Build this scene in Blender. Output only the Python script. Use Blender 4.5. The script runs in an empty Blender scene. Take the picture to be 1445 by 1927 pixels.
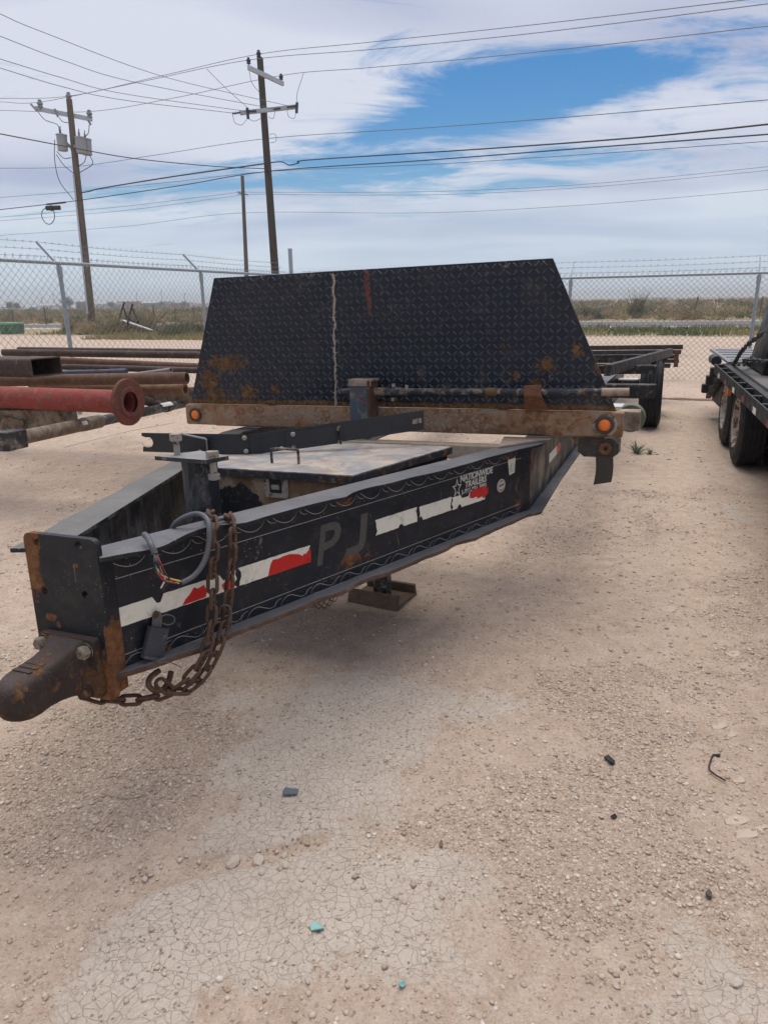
import bpy, bmesh, math, random
import numpy as np
from mathutils import Vector, Matrix, noise as mnoise
random.seed(7); rng = np.random.default_rng(7)
R = math.radians
S = bpy.context.scene
COL = S.collection

# ------------------------------------------------------------------ camera
H = 1.5                                   # camera height
FPX, CX, CY = 1310.0, 722.5, 963.5        # focal length and centre in photograph pixels
PITCH, ROLL = 0.2935, 0.0166
def cam_axes(p, r):
    F = Vector((0, math.cos(p), -math.sin(p))); X = Vector((1, 0, 0)); U = X.cross(F)
    return X*math.cos(r) - U*math.sin(r), X*math.sin(r) + U*math.cos(r), F
cr, cu, cf = cam_axes(PITCH, ROLL)
cd = bpy.data.cameras.new('camera'); cam = bpy.data.objects.new('camera', cd); COL.objects.link(cam)
cd.sensor_fit = 'HORIZONTAL'; cd.sensor_width = 36.0; cd.lens = 36.0*FPX/1445.0
cd.clip_start = 0.05; cd.clip_end = 9000
cam.matrix_world = Matrix(((cr.x, cu.x, -cf.x, 0), (cr.y, cu.y, -cf.y, 0), (cr.z, cu.z, -cf.z, H), (0, 0, 0, 1)))
S.camera = cam

# ------------------------------------------------------------------ world, sun, exposure
SUN_EL, SUN_AZ = R(74), R(12)             # azimuth measured from +Y towards +X
w = bpy.data.worlds.new('World'); S.world = w; w.use_nodes = True
nt = w.node_tree; N = nt.nodes; LK = nt.links; N.clear()
def nd(t, **k):
    n = N.new(t)
    for a, b in k.items(): setattr(n, a, b)
    return n
def mth(op, a, b=None, c=None, clamp=False):
    n = nd('ShaderNodeMath', operation=op, use_clamp=clamp)
    for i, v in enumerate((a, b, c)):
        if v is None: continue
        if isinstance(v, (int, float)): n.inputs[i].default_value = v
        else: LK.new(v, n.inputs[i])
    return n.outputs[0]
out = nd('ShaderNodeOutputWorld')
sky = nd('ShaderNodeTexSky', sky_type='NISHITA'); sky.sun_disc = False
sky.sun_elevation = SUN_EL; sky.sun_rotation = SUN_AZ; sky.air_density = 1.0; sky.dust_density = 0.6; sky.ozone_density = 2.0
bg_sky = nd('ShaderNodeBackground'); hs = nd('ShaderNodeHueSaturation'); hs.inputs['Saturation'].default_value = 1.5; LK.new(sky.outputs[0], hs.inputs['Color']); LK.new(hs.outputs[0], bg_sky.inputs[0]); bg_sky.inputs[1].default_value = 0.07
tc = nd('ShaderNodeTexCoord'); sep = nd('ShaderNodeSeparateXYZ'); LK.new(tc.outputs['Generated'], sep.inputs[0])
dx, dy, dz = sep.outputs
zc = mth('ADD', mth('MAXIMUM', dz, 0.0), 0.09)          # flattened dome: clouds stretch towards the horizon
comb = nd('ShaderNodeCombineXYZ'); LK.new(mth('DIVIDE', dx, zc), comb.inputs[0]); LK.new(mth('DIVIDE', dy, zc), comb.inputs[1]); comb.inputs[2].default_value = 3.1
def wnoise(scale, det, rough, dist=0.0, off=(0, 0, 0), sc=(1, 1, 1)):
    mp = nd('ShaderNodeMapping'); LK.new(comb.outputs[0], mp.inputs[0]); mp.inputs[1].default_value = off; mp.inputs[3].default_value = sc
    n = nd('ShaderNodeTexNoise'); LK.new(mp.outputs[0], n.inputs['Vector'])
    n.inputs['Scale'].default_value = scale; n.inputs['Detail'].default_value = det; n.inputs['Roughness'].default_value = rough; n.inputs['Distortion'].default_value = dist
    return n.outputs['Fac']
def gauss(ax, ay, rx, ry, rot=0.0):
    # soft opening in the cloud sheet around one direction (x right, y fwd, on the cloud plane)
    c, s = math.cos(rot), math.sin(rot)
    ux = mth('SUBTRACT', mth('DIVIDE', dx, dy), ax); uy = mth('SUBTRACT', mth('DIVIDE', dz, dy), ay)
    p = mth('ADD', mth('MULTIPLY', ux, c/rx), mth('MULTIPLY', uy, s/rx)); q = mth('ADD', mth('MULTIPLY', ux, -s/ry), mth('MULTIPLY', uy, c/ry))
    return mth('POWER', 2.718, mth('MULTIPLY', mth('ADD', mth('MULTIPLY', p, p), mth('MULTIPLY', q, q)), -1.0))
n1 = wnoise(0.55, 5, 0.62, 0.35, (1.3, 0.4, 0))
n2 = wnoise(1.7, 7, 0.68, 0.6, (5.1, 2.2, 0), (0.8, 1.5, 1))
fwd = mth('GREATER_THAN', dy, 0.05)
hole = mth('MULTIPLY', mth('ADD', mth('ADD', gauss(0.19, 0.256, 0.20, 0.042, 0.20), mth('MULTIPLY', gauss(0.02, 0.165, 0.40, 0.05, 0.05), 0.42)), mth('MULTIPLY', gauss(-0.22, 0.155, 0.2, 0.035, 0.1), 0.25)), fwd)
cov = mth('ADD', mth('ADD', mth('MULTIPLY', mth('SUBTRACT', n1, 0.5), 0.9), mth('MULTIPLY', mth('SUBTRACT', n2, 0.5), 2.1)), 0.80)
cov = mth('SUBTRACT', cov, mth('MULTIPLY', hole, 1.1))
mr = nd('ShaderNodeMapRange', interpolation_type='SMOOTHSTEP'); LK.new(cov, mr.inputs[0]); mr.inputs[1].default_value = 0.08; mr.inputs[2].default_value = 0.66
mask = mth('MULTIPLY', mr.outputs[0], 0.97)
low = nd('ShaderNodeMapRange', interpolation_type='SMOOTHSTEP'); LK.new(dz, low.inputs[0]); low.inputs[1].default_value = 0.20; low.inputs[2].default_value = 0.0
n3 = wnoise(0.42, 3, 0.55, 0.2, (8.6, 4.4, 0), (1.0, 1.5, 1))
cl = nd('ShaderNodeValToRGB'); LK.new(n3, cl.inputs[0])
cl.color_ramp.elements[0].position = 0.40; cl.color_ramp.elements[0].color = (0.28, 0.315, 0.445, 1)
cl.color_ramp.elements[1].position = 0.60; cl.color_ramp.elements[1].color = (0.495, 0.52, 0.595, 1)
cc = nd('ShaderNodeMix', data_type='RGBA'); LK.new(mth('MULTIPLY', low.outputs[0], 0.75), cc.inputs[0]); LK.new(cl.outputs[0], cc.inputs[6]); cc.inputs[7].default_value = (0.445, 0.545, 0.63, 1)
bg_cl = nd('ShaderNodeBackground'); LK.new(cc.outputs[2], bg_cl.inputs[0]); bg_cl.inputs[1].default_value = 1.0
mx = nd('ShaderNodeMixShader'); LK.new(mask, mx.inputs[0]); LK.new(bg_sky.outputs[0], mx.inputs[1]); LK.new(bg_cl.outputs[0], mx.inputs[2]); LK.new(mx.outputs[0], out.inputs[0])

sd = bpy.data.lights.new('sun', 'SUN'); sd.energy = 2.1; sd.angle = R(55); sd.color = (1.0, 0.955, 0.89)
sun = bpy.data.objects.new('sun', sd); COL.objects.link(sun)
sv = Vector((math.sin(SUN_AZ)*math.cos(SUN_EL), math.cos(SUN_AZ)*math.cos(SUN_EL), math.sin(SUN_EL)))
sun.rotation_euler = sv.to_track_quat('Z', 'Y').to_euler(); sun.location = (0, 0, 30)
S.view_settings.view_transform = 'Standard'; S.view_settings.look = 'None'; S.view_settings.exposure = 0.52; S.view_settings.gamma = 1.0
S.view_settings.use_curve_mapping = False
S.render.engine = 'CYCLES'
S.cycles.use_denoising = True; S.cycles.max_bounces = 4; S.cycles.diffuse_bounces = 2; S.cycles.glossy_bounces = 2; S.cycles.use_adaptive_sampling = True; S.cycles.adaptive_threshold = 0.025; S.cycles.volume_bounces = 0; S.cycles.transparent_max_bounces = 8

# ------------------------------------------------------------------ coordinates
CAM = Vector((0, 0, H))
def ray(px, py): return cf + cr*((px-CX)/FPX) - cu*((py-CY)/FPX)
def at(px, py, Y):
    d = ray(px, py); return CAM + d*(Y/d.y)
def ground(px, py, z=0.0):
    d = ray(px, py); return CAM + d*((z-H)/d.z)
# the yard's own square grid: u along the fence line, v away from it
YB = Vector((0.9290, -0.3700, 0)); YA = Vector((0.3700, 0.9290, 0))
def yard(u, v, z=0.0): return YB*u + YA*v + Vector((0, 0, z))
# the trailer's frame (nose raised about two degrees on its jack): X right, Y back, Z up from the front rail's underside
TB = Vector((0.92883502, -0.36990459, 0.0208831)); TA = Vector((0.37043143, 0.92823532, -0.03405503)); TZ = Vector((-0.00678732, 0.03936726, 0.99920176))
TO = Vector((-0.02953362, 3.87010698, -0.69020823 + H))
TM = Matrix(((TB.x, TA.x, TZ.x, TO.x), (TB.y, TA.y, TZ.y, TO.y), (TB.z, TA.z, TZ.z, TO.z), (0, 0, 0, 1)))
TI = TM.inverted()
def loc(px, py, X=None, Y=None, Z=None):
    o = TI @ CAM; d = TI.to_3x3() @ ray(px, py)
    if X is not None: t = (X-o.x)/d.x
    elif Y is not None: t = (Y-o.y)/d.y
    else: t = (Z-o.z)/d.z
    return o + d*t
def tw(x, y, z): return TM @ Vector((x, y, z))
BP0 = Vector((0.0993, -2.2579, 0)); BK = Vector((0.8757, -0.1205, 0)); BD = (BK-BP0).normalized(); BNORM = Vector((BD.y, -BD.x, 0))
BLEN = (BK-BP0).length
def web(px, py, off=0.006):               # trailer-frame point at distance off outside the right tongue beam's web
    o = TI @ CAM; d = TI.to_3x3() @ ray(px, py); P = BP0 + BNORM*off
    return o + d*(((P-o).dot(BNORM))/d.dot(BNORM))
def wsz(px, py, off=0.006):
    q = web(px, py, off); return ((q-BP0).dot(BD), q.z)
def wp(s, z, off=0.006): return BP0 + BD*s + BNORM*off + Vector((0, 0, z))

# ------------------------------------------------------------------ mesh helpers
class MB:
    def __init__(self): self.v = []; self.f = []
    def add(self, vs, fs):
        o = len(self.v); self.v += [tuple(p) for p in vs]; self.f += [tuple(i+o for i in f) for f in fs]; return self
    def box(self, c, s, M=None, bev=0.0):
        bm = bmesh.new(); bmesh.ops.create_cube(bm, size=1.0)
        for v in bm.verts: v.co = Vector((v.co.x*s[0], v.co.y*s[1], v.co.z*s[2]))
        if bev: bmesh.ops.bevel(bm, geom=list(bm.edges), offset=bev, segments=2, affect='EDGES', profile=0.5)
        bm.verts.index_update(); c = Vector(c)
        vs = [(M @ v.co if M else v.co) + c for v in bm.verts]; fs = [[v.index for v in f.verts] for f in bm.faces]; bm.free()
        return self.add(vs, fs)
    def bar(self, a, b, wd, ht, up=(0, 0, 1), bev=0.0):   # rectangular bar from a to b
        a, b = Vector(a), Vector(b); y = (b-a).normalized(); x = y.cross(Vector(up)).normalized(); z = x.cross(y)
        M = Matrix((x, y, z)).transposed()
        return self.box((a+b)/2, (wd, (b-a).length, ht), M, bev)
    def tube(self, pts, r, n=10, caps=True, rs=None):
        pts = [Vector(p) for p in pts]; m = len(pts); o = len(self.v); prev = None
        for i, p in enumerate(pts):
            t = (pts[min(i+1, m-1)] - pts[max(i-1, 0)]).normalized()
            if prev is None:
                x = t.cross(Vector((0, 0, 1)));  x = t.cross(Vector((1, 0, 0))) if x.length < 0.1 else x
            else: x = prev - t*prev.dot(t)
            x.normalize(); prev = x; y = t.cross(x); rr = rs[i] if rs else r
            for k in range(n):
                a = 2*math.pi*k/n; self.v.append(tuple(p + x*(rr*math.cos(a)) + y*(rr*math.sin(a))))
        for i in range(m-1):
            for k in range(n):
                a = o+i*n+k; b = o+i*n+(k+1) % n; self.f.append((a, b, b+n, a+n))
        if caps: self.f.append(tuple(o+k for k in range(n))[::-1]); self.f.append(tuple(o+(m-1)*n+k for k in range(n)))
        return self
    def lathe(self, prof, a, axis, n=32, closed=False):    # prof: (distance along axis, radius)
        a = Vector(a); ax = Vector(axis).normalized(); x = ax.cross(Vector((0, 0, 1))); x = ax.cross(Vector((1, 0, 0))) if x.length < 0.1 else x
        x.normalize(); y = ax.cross(x); o = len(self.v); m = len(prof)
        for h, r in prof:
            for k in range(n):
                t = 2*math.pi*k/n; self.v.append(tuple(a + ax*h + x*(r*math.cos(t)) + y*(r*math.sin(t))))
        for i in range(m if closed else m-1):
            j = (i+1) % m
            for k in range(n): self.f.append((o+i*n+k, o+i*n+(k+1) % n, o+j*n+(k+1) % n, o+j*n+k))
        return self
    def prism(self, poly, ex):                             # 3D polygon extruded by vector ex
        n = len(poly); ex = Vector(ex); o = len(self.v)
        self.v += [tuple(p) for p in poly] + [tuple(Vector(p)+ex) for p in poly]
        self.f.append(tuple(o+i for i in range(n))[::-1]); self.f.append(tuple(o+n+i for i in range(n)))
        for i in range(n): j = (i+1) % n; self.f.append((o+i, o+j, o+n+j, o+n+i))
        return self
    def sweep(self, sections):                             # list of equal-length closed loops
        n = len(sections[0]); o = len(self.v)
        for s in sections: self.v += [tuple(p) for p in s]
        for i in range(len(sections)-1):
            for k in range(n): self.f.append((o+i*n+k, o+i*n+(k+1) % n, o+(i+1)*n+(k+1) % n, o+(i+1)*n+k))
        self.f.append(tuple(o+k for k in range(n))[::-1]); self.f.append(tuple(o+(len(sections)-1)*n+k for k in range(n)))
        return self
    def mesh(self, name, smooth=None):
        me = bpy.data.meshes.new(name); me.from_pydata(self.v, [], self.f); me.update()
        bm = bmesh.new(); bm.from_mesh(me); bmesh.ops.recalc_face_normals(bm, faces=bm.faces); bm.to_mesh(me); bm.free()
        if smooth is not None:
            me.polygons.foreach_set('use_smooth', [True]*len(me.polygons)); me.set_sharp_from_angle(angle=R(smooth))
        return me
def tag(o, label=None, cat=None, group=None, kind=None):
    if label: o['label'] = label
    if cat: o['category'] = cat
    if group: o['group'] = group
    if kind: o['kind'] = kind
    return o
def obj(name, mb, mat, parent=None, smooth=None, **k):
    me = mb if isinstance(mb, bpy.types.Mesh) else mb.mesh(name, smooth)
    o = bpy.data.objects.new(name, me); COL.objects.link(o)
    if mat: 
        me.materials.clear(); me.materials.append(mat)
    if parent: o.parent = parent
    return tag(o, **k)
def empty(name, M=None, loc_=None, **k):
    o = bpy.data.objects.new(name, None); COL.objects.link(o); o.empty_display_size = 0.1
    if M is not None: o.matrix_world = M
    if loc_ is not None: o.location = loc_
    return tag(o, **k)
def outline_mesh(name, outer, holes, depth):               # flat plate (XY) with holes, extruded along Z
    cu_ = bpy.data.curves.new(name, 'CURVE'); cu_.dimensions = '2D'; cu_.fill_mode = 'BOTH'; cu_.extrude = depth/2
    for loop in [outer]+holes:
        sp = cu_.splines.new('POLY'); sp.points.add(len(loop)-1); sp.use_cyclic_u = True
        for p, q in zip(sp.points, loop): p.co = (q[0], q[1], 0, 1)
    o = bpy.data.objects.new(name, cu_); COL.objects.link(o); bpy.context.view_layer.update()
    me = bpy.data.meshes.new_from_object(o.evaluated_get(bpy.context.evaluated_depsgraph_get())); bpy.data.objects.remove(o); me.name = name
    return me
def text_mesh(name, body, size, shear=0.0, bold=0.0, spacing=1.0):
    cu_ = bpy.data.curves.new(name, 'FONT'); cu_.body = body; cu_.size = size; cu_.extrude = 0.0004; cu_.shear = shear; cu_.offset = bold; cu_.space_character = spacing
    o = bpy.data.objects.new(name, cu_); COL.objects.link(o); bpy.context.view_layer.update()
    me = bpy.data.meshes.new_from_object(o.evaluated_get(bpy.context.evaluated_depsgraph_get())); bpy.data.objects.remove(o); me.name = name
    return me
def circle(cx_, cy_, r, n=16): return [(cx_+r*math.cos(2*math.pi*k/n), cy_+r*math.sin(2*math.pi*k/n)) for k in range(n)]
def rrect(x0, y0, x1, y1, r, n=4):
    P = []
    for (cx_, cy_, a0) in ((x1-r, y1-r, 0), (x0+r, y1-r, 90), (x0+r, y0+r, 180), (x1-r, y0+r, 270)):
        for k in range(n+1): a = R(a0+90*k/n); P.append((cx_+r*math.cos(a), cy_+r*math.sin(a)))
    return P
def spline(pts, n=8):
    pts = [Vector(p) for p in pts]; P = [pts[0]*2-pts[1]] + pts + [pts[-1]*2-pts[-2]]; o = []
    for i in range(1, len(P)-2):
        a, b, c, d = P[i-1:i+3]
        for k in range(n):
            t = k/n; o.append(0.5*((2*b)+(c-a)*t+(2*a-5*b+4*c-d)*t*t+(3*b-a-3*c+d)*t**3))
    return o+[pts[-1]]

# numpy gradient noise, used for the ground's relief and patches and for scattering
_perm = rng.permutation(512); _perm = np.concatenate([_perm, _perm]); _g = rng.uniform(0, 2*np.pi, 512)
def gn(x, y, s=1.0, seed=0):
    x = np.asarray(x)*s+seed*17.3; y = np.asarray(y)*s+seed*9.1
    xi = np.floor(x).astype(int); yi = np.floor(y).astype(int); fx = x-xi; fy = y-yi
    def g(ix, iy, ax, ay):
        a = _g[_perm[(_perm[ix & 511]+iy) & 511]]; return np.cos(a)*ax+np.sin(a)*ay
    u = fx*fx*fx*(fx*(fx*6-15)+10); v = fy*fy*fy*(fy*(fy*6-15)+10)
    a = g(xi, yi, fx, fy); b = g(xi+1, yi, fx-1, fy); c = g(xi, yi+1, fx, fy-1); d = g(xi+1, yi+1, fx-1, fy-1)
    return (a+(b-a)*u)+((c+(d-c)*u)-(a+(b-a)*u))*v
def fbm(x, y, s, o=4, seed=0): return sum(gn(x, y, s*2**i, seed+i)*0.5**i for i in range(o))
def sstep(a, b, x): t = np.clip((x-a)/(b-a), 0, 1); return t*t*(3-2*t)

# ------------------------------------------------------------------ materials
class MT:
    def __init__(self, name):
        self.m = bpy.data.materials.new(name); self.m.use_nodes = True; self.nt = self.m.node_tree
        self.N = self.nt.nodes; self.L = self.nt.links
        self.b = self.N['Principled BSDF']; self.co = self.N.new('ShaderNodeTexCoord').outputs['Object']
    def node(self, t, **k):
        n = self.N.new(t)
        for a, b in k.items(): setattr(n, a, b)
        return n
    def put(self, s, v):
        if isinstance(v, (int, float)): s.default_value = v
        elif isinstance(v, (tuple, list)): s.default_value = tuple(v)+((1,) if len(v) == 3 and len(s.default_value) == 4 else ())
        else: self.L.new(v, s)
    def math(self, op, a, b=0.0, clamp=False):
        n = self.node('ShaderNodeMath', operation=op, use_clamp=clamp); self.put(n.inputs[0], a); self.put(n.inputs[1], b); return n.outputs[0]
    def noise(self, scale, det=5, rough=0.6, dist=0.0, off=(0, 0, 0), sc=(1, 1, 1), vec=None):
        mp = self.node('ShaderNodeMapping'); self.L.new(vec or self.co, mp.inputs[0]); mp.inputs[1].default_value = off; mp.inputs[3].default_value = sc
        n = self.node('ShaderNodeTexNoise'); self.L.new(mp.outputs[0], n.inputs['Vector'])
        for k, v in (('Scale', scale), ('Detail', det), ('Roughness', rough), ('Distortion', dist)): n.inputs[k].default_value = v
        return n.outputs['Fac']
    def vor(self, scale, feat='F1', out='Distance', vec=None, rnd=1.0):
        n = self.node('ShaderNodeTexVoronoi', feature=feat); self.L.new(vec or self.co, n.inputs['Vector']); n.inputs['Scale'].default_value = scale; n.inputs['Randomness'].default_value = rnd
        return n.outputs[out]
    def rng(self, x, a, b, c=0.0, d=1.0, smooth=True):
        n = self.node('ShaderNodeMapRange', interpolation_type='SMOOTHSTEP' if smooth else 'LINEAR'); self.put(n.inputs[0], x)
        for i, v in enumerate((a, b, c, d)): n.inputs[i+1].default_value = v
        return n.outputs[0]
    def mix(self, f, a, b, blend='MIX'):
        n = self.node('ShaderNodeMix', data_type='RGBA', blend_type=blend); self.put(n.inputs[0], f); self.put(n.inputs[6], a); self.put(n.inputs[7], b); return n.outputs[2]
    def ramp(self, x, stops):
        n = self.node('ShaderNodeValToRGB'); self.put(n.inputs[0], x); e = n.color_ramp.elements
        while len(e) < len(stops): e.new(0.5)
        for q, (p, c) in zip(e, stops): q.position = p; q.color = tuple(c)+(1,)
        return n.outputs[0]
    def up(self):                                            # how far a surface faces up: loose dust and painted sky sheen go there
        g = self.node('ShaderNodeNewGeometry'); s = self.node('ShaderNodeSeparateXYZ'); self.L.new(g.outputs['Normal'], s.inputs[0]); return s.outputs[2]
    def blobs(self, items, amt=0.5, scale=18.0, soft=0.12):  # ragged patches at given places: (centre, radii)
        n = self.noise(scale, 6, 0.7); res = None
        for c, r in items:
            mp = self.node('ShaderNodeMapping', vector_type='TEXTURE'); self.L.new(self.co, mp.inputs[0]); mp.inputs[1].default_value = c; mp.inputs[3].default_value = r
            ln = self.node('ShaderNodeVectorMath', operation='LENGTH'); self.L.new(mp.outputs[0], ln.inputs[0])
            m = self.rng(self.math('ADD', ln.outputs['Value'], self.math('MULTIPLY', self.math('SUBTRACT', n, 0.5), amt*4)), 1.0+soft, 1.0-soft)
            res = m if res is None else self.math('MAXIMUM', res, m)
        return res
    def bump(self, h, strength=0.3, dist=0.01, prev=None):
        n = self.node('ShaderNodeBump'); self.put(n.inputs['Height'], h); n.inputs['Strength'].default_value = strength; n.inputs['Distance'].default_value = dist
        if prev: self.L.new(prev, n.inputs['Normal'])
        return n.outputs[0]
    def done(self, col, rough, normal=None, metal=0.0, spec=None):
        self.put(self.b.inputs['Base Color'], col); self.put(self.b.inputs['Roughness'], rough); self.put(self.b.inputs['Metallic'], metal)
        if spec is not None: self.b.inputs['Specular IOR Level'].default_value = spec
        if normal: self.L.new(normal, self.b.inputs['Normal'])
        return self.m
RUST = ((0.30, (0.045, 0.022, 0.014)), (0.48, (0.13, 0.055, 0.026)), (0.62, (0.22, 0.095, 0.04)), (0.78, (0.27, 0.15, 0.08)))
RUSTD = ((0.30, (0.03, 0.018, 0.013)), (0.50, (0.075, 0.037, 0.022)), (0.66, (0.13, 0.066, 0.036)), (0.80, (0.19, 0.12, 0.075)))
DUST = (0.36, 0.29, 0.22)
def m_paint(name, base, rust=0.25, dust=0.3, rough=0.42, sc=1.0, rcol=RUST, updust_sheen=0.0, specks=True, patches=None, pamt=0.8, pscale=22.0, bump=0.15, pcol=None, dcol=DUST, extra=None, seed=0.0, streak=0.0, spec=0.28):
    t = MT(name); o = (seed, seed*1.7, seed*0.6)
    col = t.mix(t.math('MULTIPLY', t.noise(3*sc, 5, 0.6, off=o), 0.6), base, tuple(c*1.7+0.004 for c in base))
    rg = t.rng(t.noise(7*sc, 4, 0.6, off=o), 0.3, 0.7, rough-0.1, rough+0.18)
    # thin dust film and splashes
    d = t.rng(t.noise(9*sc, 8, 0.72, 0.4, off=(4+seed, 1, 2)), 0.60-0.28*dust, 0.76-0.20*dust)
    d = t.math('MULTIPLY', d, min(1.0, dust*1.6))
    if streak:
        d = t.math('MAXIMUM', d, t.math('MULTIPLY', t.rng(t.noise(16*sc, 6, 0.7, 0.3, off=o, sc=(1, 1, 0.18)), 0.46, 0.66), streak))
    if updust_sheen:
        u = t.math('MULTIPLY', t.rng(t.up(), 0.55, 0.95), updust_sheen); d = t.math('MAXIMUM', d, t.math('MULTIPLY', u, t.rng(t.noise(5*sc, 7, 0.7, off=o), 0.2, 0.75, 0.55, 1.0)))  # upward faces lighter: settled dust plus sky reflection put into the colour
    col = t.mix(d, col, dcol); rg = t.mix(d, rg, (0.75,)*3)
    if specks:
        gm_ = t.rng(t.noise(13*sc, 6, 0.75, 0.5, off=(o[0]+3, o[1], 2)), 0.50, 0.74, 0, .30); col = t.mix(gm_, col, (0.10, 0.084, 0.068)); rg = t.mix(gm_, rg, (.8,)*3)
        sp = t.rng(t.vor(62*sc), 0.20, 0.10); sp = t.math('MULTIPLY', sp, t.rng(t.noise(9*sc, 4, .7, off=o), 0.50, 0.62)); col = t.mix(t.math('MULTIPLY', sp, 0.6), col, (0.33, 0.29, 0.245))
        sc2 = t.rng(t.noise(26*sc, 6, .75, .8, off=(o[0], 9, o[2]), sc=(1, 1, .25)), .64, .70); col = t.mix(t.math('MULTIPLY', sc2, .5), col, (0.30, 0.27, 0.235))
    r = t.rng(t.noise(6*sc, 9, 0.74, 0.25, off=(2.2+seed, 7, 1)), 0.67-0.3*rust, 0.71-0.28*rust) if rust > 0 else None
    if patches:
        p = t.blobs(patches, pamt, pscale); r = t.math('MAXIMUM', r, p) if r is not None else p
    rustc = t.ramp(t.noise(30*sc, 7, 0.7, off=o), pcol or rcol)
    if r is not None: col = t.mix(r, col, rustc); rg = t.mix(r, rg, (0.88,)*3)
    if extra: col, rg = extra(t, col, rg)
    h = t.math('ADD', t.noise(55*sc, 5, 0.7), t.math('MULTIPLY', r, 0.8) if r is not None else 0.0)
    return t.done(col, rg, t.bump(h, bump, 0.004), spec=spec)
def m_rust(name, stops=RUST, sc=1.0, dust=0.2, rough=0.86, bump=0.35, stretch=(1, 1, 1), tint=None):
    t = MT(name)
    n = t.math('ADD', t.math('MULTIPLY', t.noise(6*sc, 8, 0.72, 0.3, sc=stretch), 0.6), t.math('MULTIPLY', t.noise(45*sc, 5, 0.7), 0.4))
    col = t.ramp(n, stops)
    if tint: col = t.mix(t.rng(t.noise(3*sc, 6, 0.7, off=(3, 3, 3)), 0.35, 0.62), col, tint)
    col = t.mix(t.math('MULTIPLY', t.rng(t.noise(10*sc, 6, 0.7, off=(9, 1, 4)), 0.5, 0.8), dust), col, DUST)
    return t.done(col, rough, t.bump(n, bump, 0.004))
def m_plain(name, col, rough=0.5, var=0.25, sc=8.0, metal=0.0, bump=0.08):
    t = MT(name); n = t.noise(sc, 6, 0.65)
    return t.done(t.mix(n, tuple(c*(1-var) for c in col), tuple(min(1, c*(1+var)) for c in col)), t.rng(t.noise(sc*2.3, 4), 0.3, 0.7, max(0.05, rough-0.08), min(1, rough+0.1)), t.bump(t.noise(sc*6, 4), bump, 0.003), metal)
BLK = (0.011, 0.013, 0.017)
M = {}

# ================================================================== GROUND
def graded(a, b, step, lo, hi, g):
    xs = list(np.arange(a, b, step)); s = step; x = xs[-1]
    while x < hi: s *= g; x += s; xs.append(x)
    s = step; x = a; left = []
    while x > lo: s *= g; x -= s; left.append(x)
    return np.array(left[::-1]+xs)
gx = graded(-1.9, 1.9, 0.0125, -3000, 3000, 1.06); gy = graded(0.9, 4.2, 0.0125, -60, 3000, 1.045)
GX, GY = np.meshgrid(gx, gy); 
def trough(x, y):           # where the crust has broken away along a low ledge
    return np.exp(-((y-1.60-(x+0.44)*0.33-0.05*gn(x, y, 4, 77))/0.04)**2)*sstep(-0.85, -0.68, x)*sstep(-0.14, -0.24, x)
def crust_mask(x, y):       # pale cracked mud crust left where a puddle dried
    b = np.exp(-(((x+0.28)*0.95+(y-1.75)*0.28)/0.34)**2-((y-1.75)/0.62)**2) + 0.8*np.exp(-((x+0.02)/0.42)**2-((y-2.35)/0.42)**2) + 0.55*np.exp(-((x+0.55)/0.3)**2-((y-1.25)/0.25)**2)
    f = fbm(x, y, 2.2, 5, 3)
    return sstep(0.25, 0.85, b+0.75*f + 0.25*(sstep(0.12, 0.4, fbm(x, y, 0.9, 3, 23))) - 1.1*trough(x, y))
def gravel_mask(x, y):      # loose gravel lying on the packed dirt
    f = fbm(x, y, 1.25, 5, 11)*0.9 + fbm(x, y, 5.0, 3, 31)*0.25
    b = 0.50*np.exp(-((x-0.52)/0.30)**2-((y-1.45)/0.55)**2) + 0.40*np.exp(-((x+0.95)/0.35)**2-((y-2.3)/0.7)**2) + 0.25*np.exp(-((x-0.9)/0.5)**2-((y-1.9)/0.5)**2)
    return sstep(0.02, 0.30, f+b-0.04)*(1-0.92*crust_mask(x, y))
near = (np.abs(GX) < 14) & (GY > -3) & (GY < 26)
fade = np.exp(-np.clip(GY-6, 0, 30)/8)*np.exp(-np.clip(np.abs(GX)-4, 0, 30)/5)
cm = np.zeros_like(GX); gm = np.zeros_like(GX)
cm[near] = crust_mask(GX[near], GY[near]); gm[near] = 0.9*gravel_mask(GX[near], GY[near])
Z = np.zeros_like(GX)
big = fbm(GX, GY, 0.35, 3, 5)*0.02; Z += np.where(near, big, 0)*fade
fine = fbm(GX, GY, 9, 4, 41)*0.0035 + fbm(GX, GY, 2.5, 3, 51)*0.006
Z += np.where(near, fine, 0)*fade
Z += np.where(near, np.abs(fbm(GX, GY, 34, 2, 61))*0.006*gm, 0)*fade + np.where(near, cm*0.007, 0)*fade
Z -= np.where(near, 0.014*trough(GX, GY), 0)
def height(x, y):
    i = int(np.clip(np.searchsorted(gx, x), 1, len(gx)-1)); j = int(np.clip(np.searchsorted(gy, y), 1, len(gy)-1))
    return float(max(Z[j, i], Z[j-1, i], Z[j, i-1], Z[j-1, i-1]))
ny, nx = GX.shape
me = bpy.data.meshes.new('ground'); nv = nx*ny; nf = (nx-1)*(ny-1)
me.vertices.add(nv); me.vertices.foreach_set('co', np.stack([GX, GY, Z], -1).astype(np.float32).ravel())
i0 = (np.arange(ny-1)[:, None]*nx+np.arange(nx-1)[None]).ravel(); quads = np.stack([i0, i0+1, i0+nx+1, i0+nx], -1).ravel()
me.loops.add(nf*4); me.loops.foreach_set('vertex_index', quads); me.polygons.add(nf); me.polygons.foreach_set('loop_start', np.arange(nf)*4)
me.update(); me.validate(); me.polygons.foreach_set('use_smooth', np.ones(nf, bool))
for nm, arr in (('crust', cm), ('gravel', gm)):
    a = me.attributes.new(nm, 'FLOAT', 'POINT'); a.data.foreach_set('value', arr.astype(np.float32).ravel())
t = MT('packed_caliche_dirt')
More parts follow.
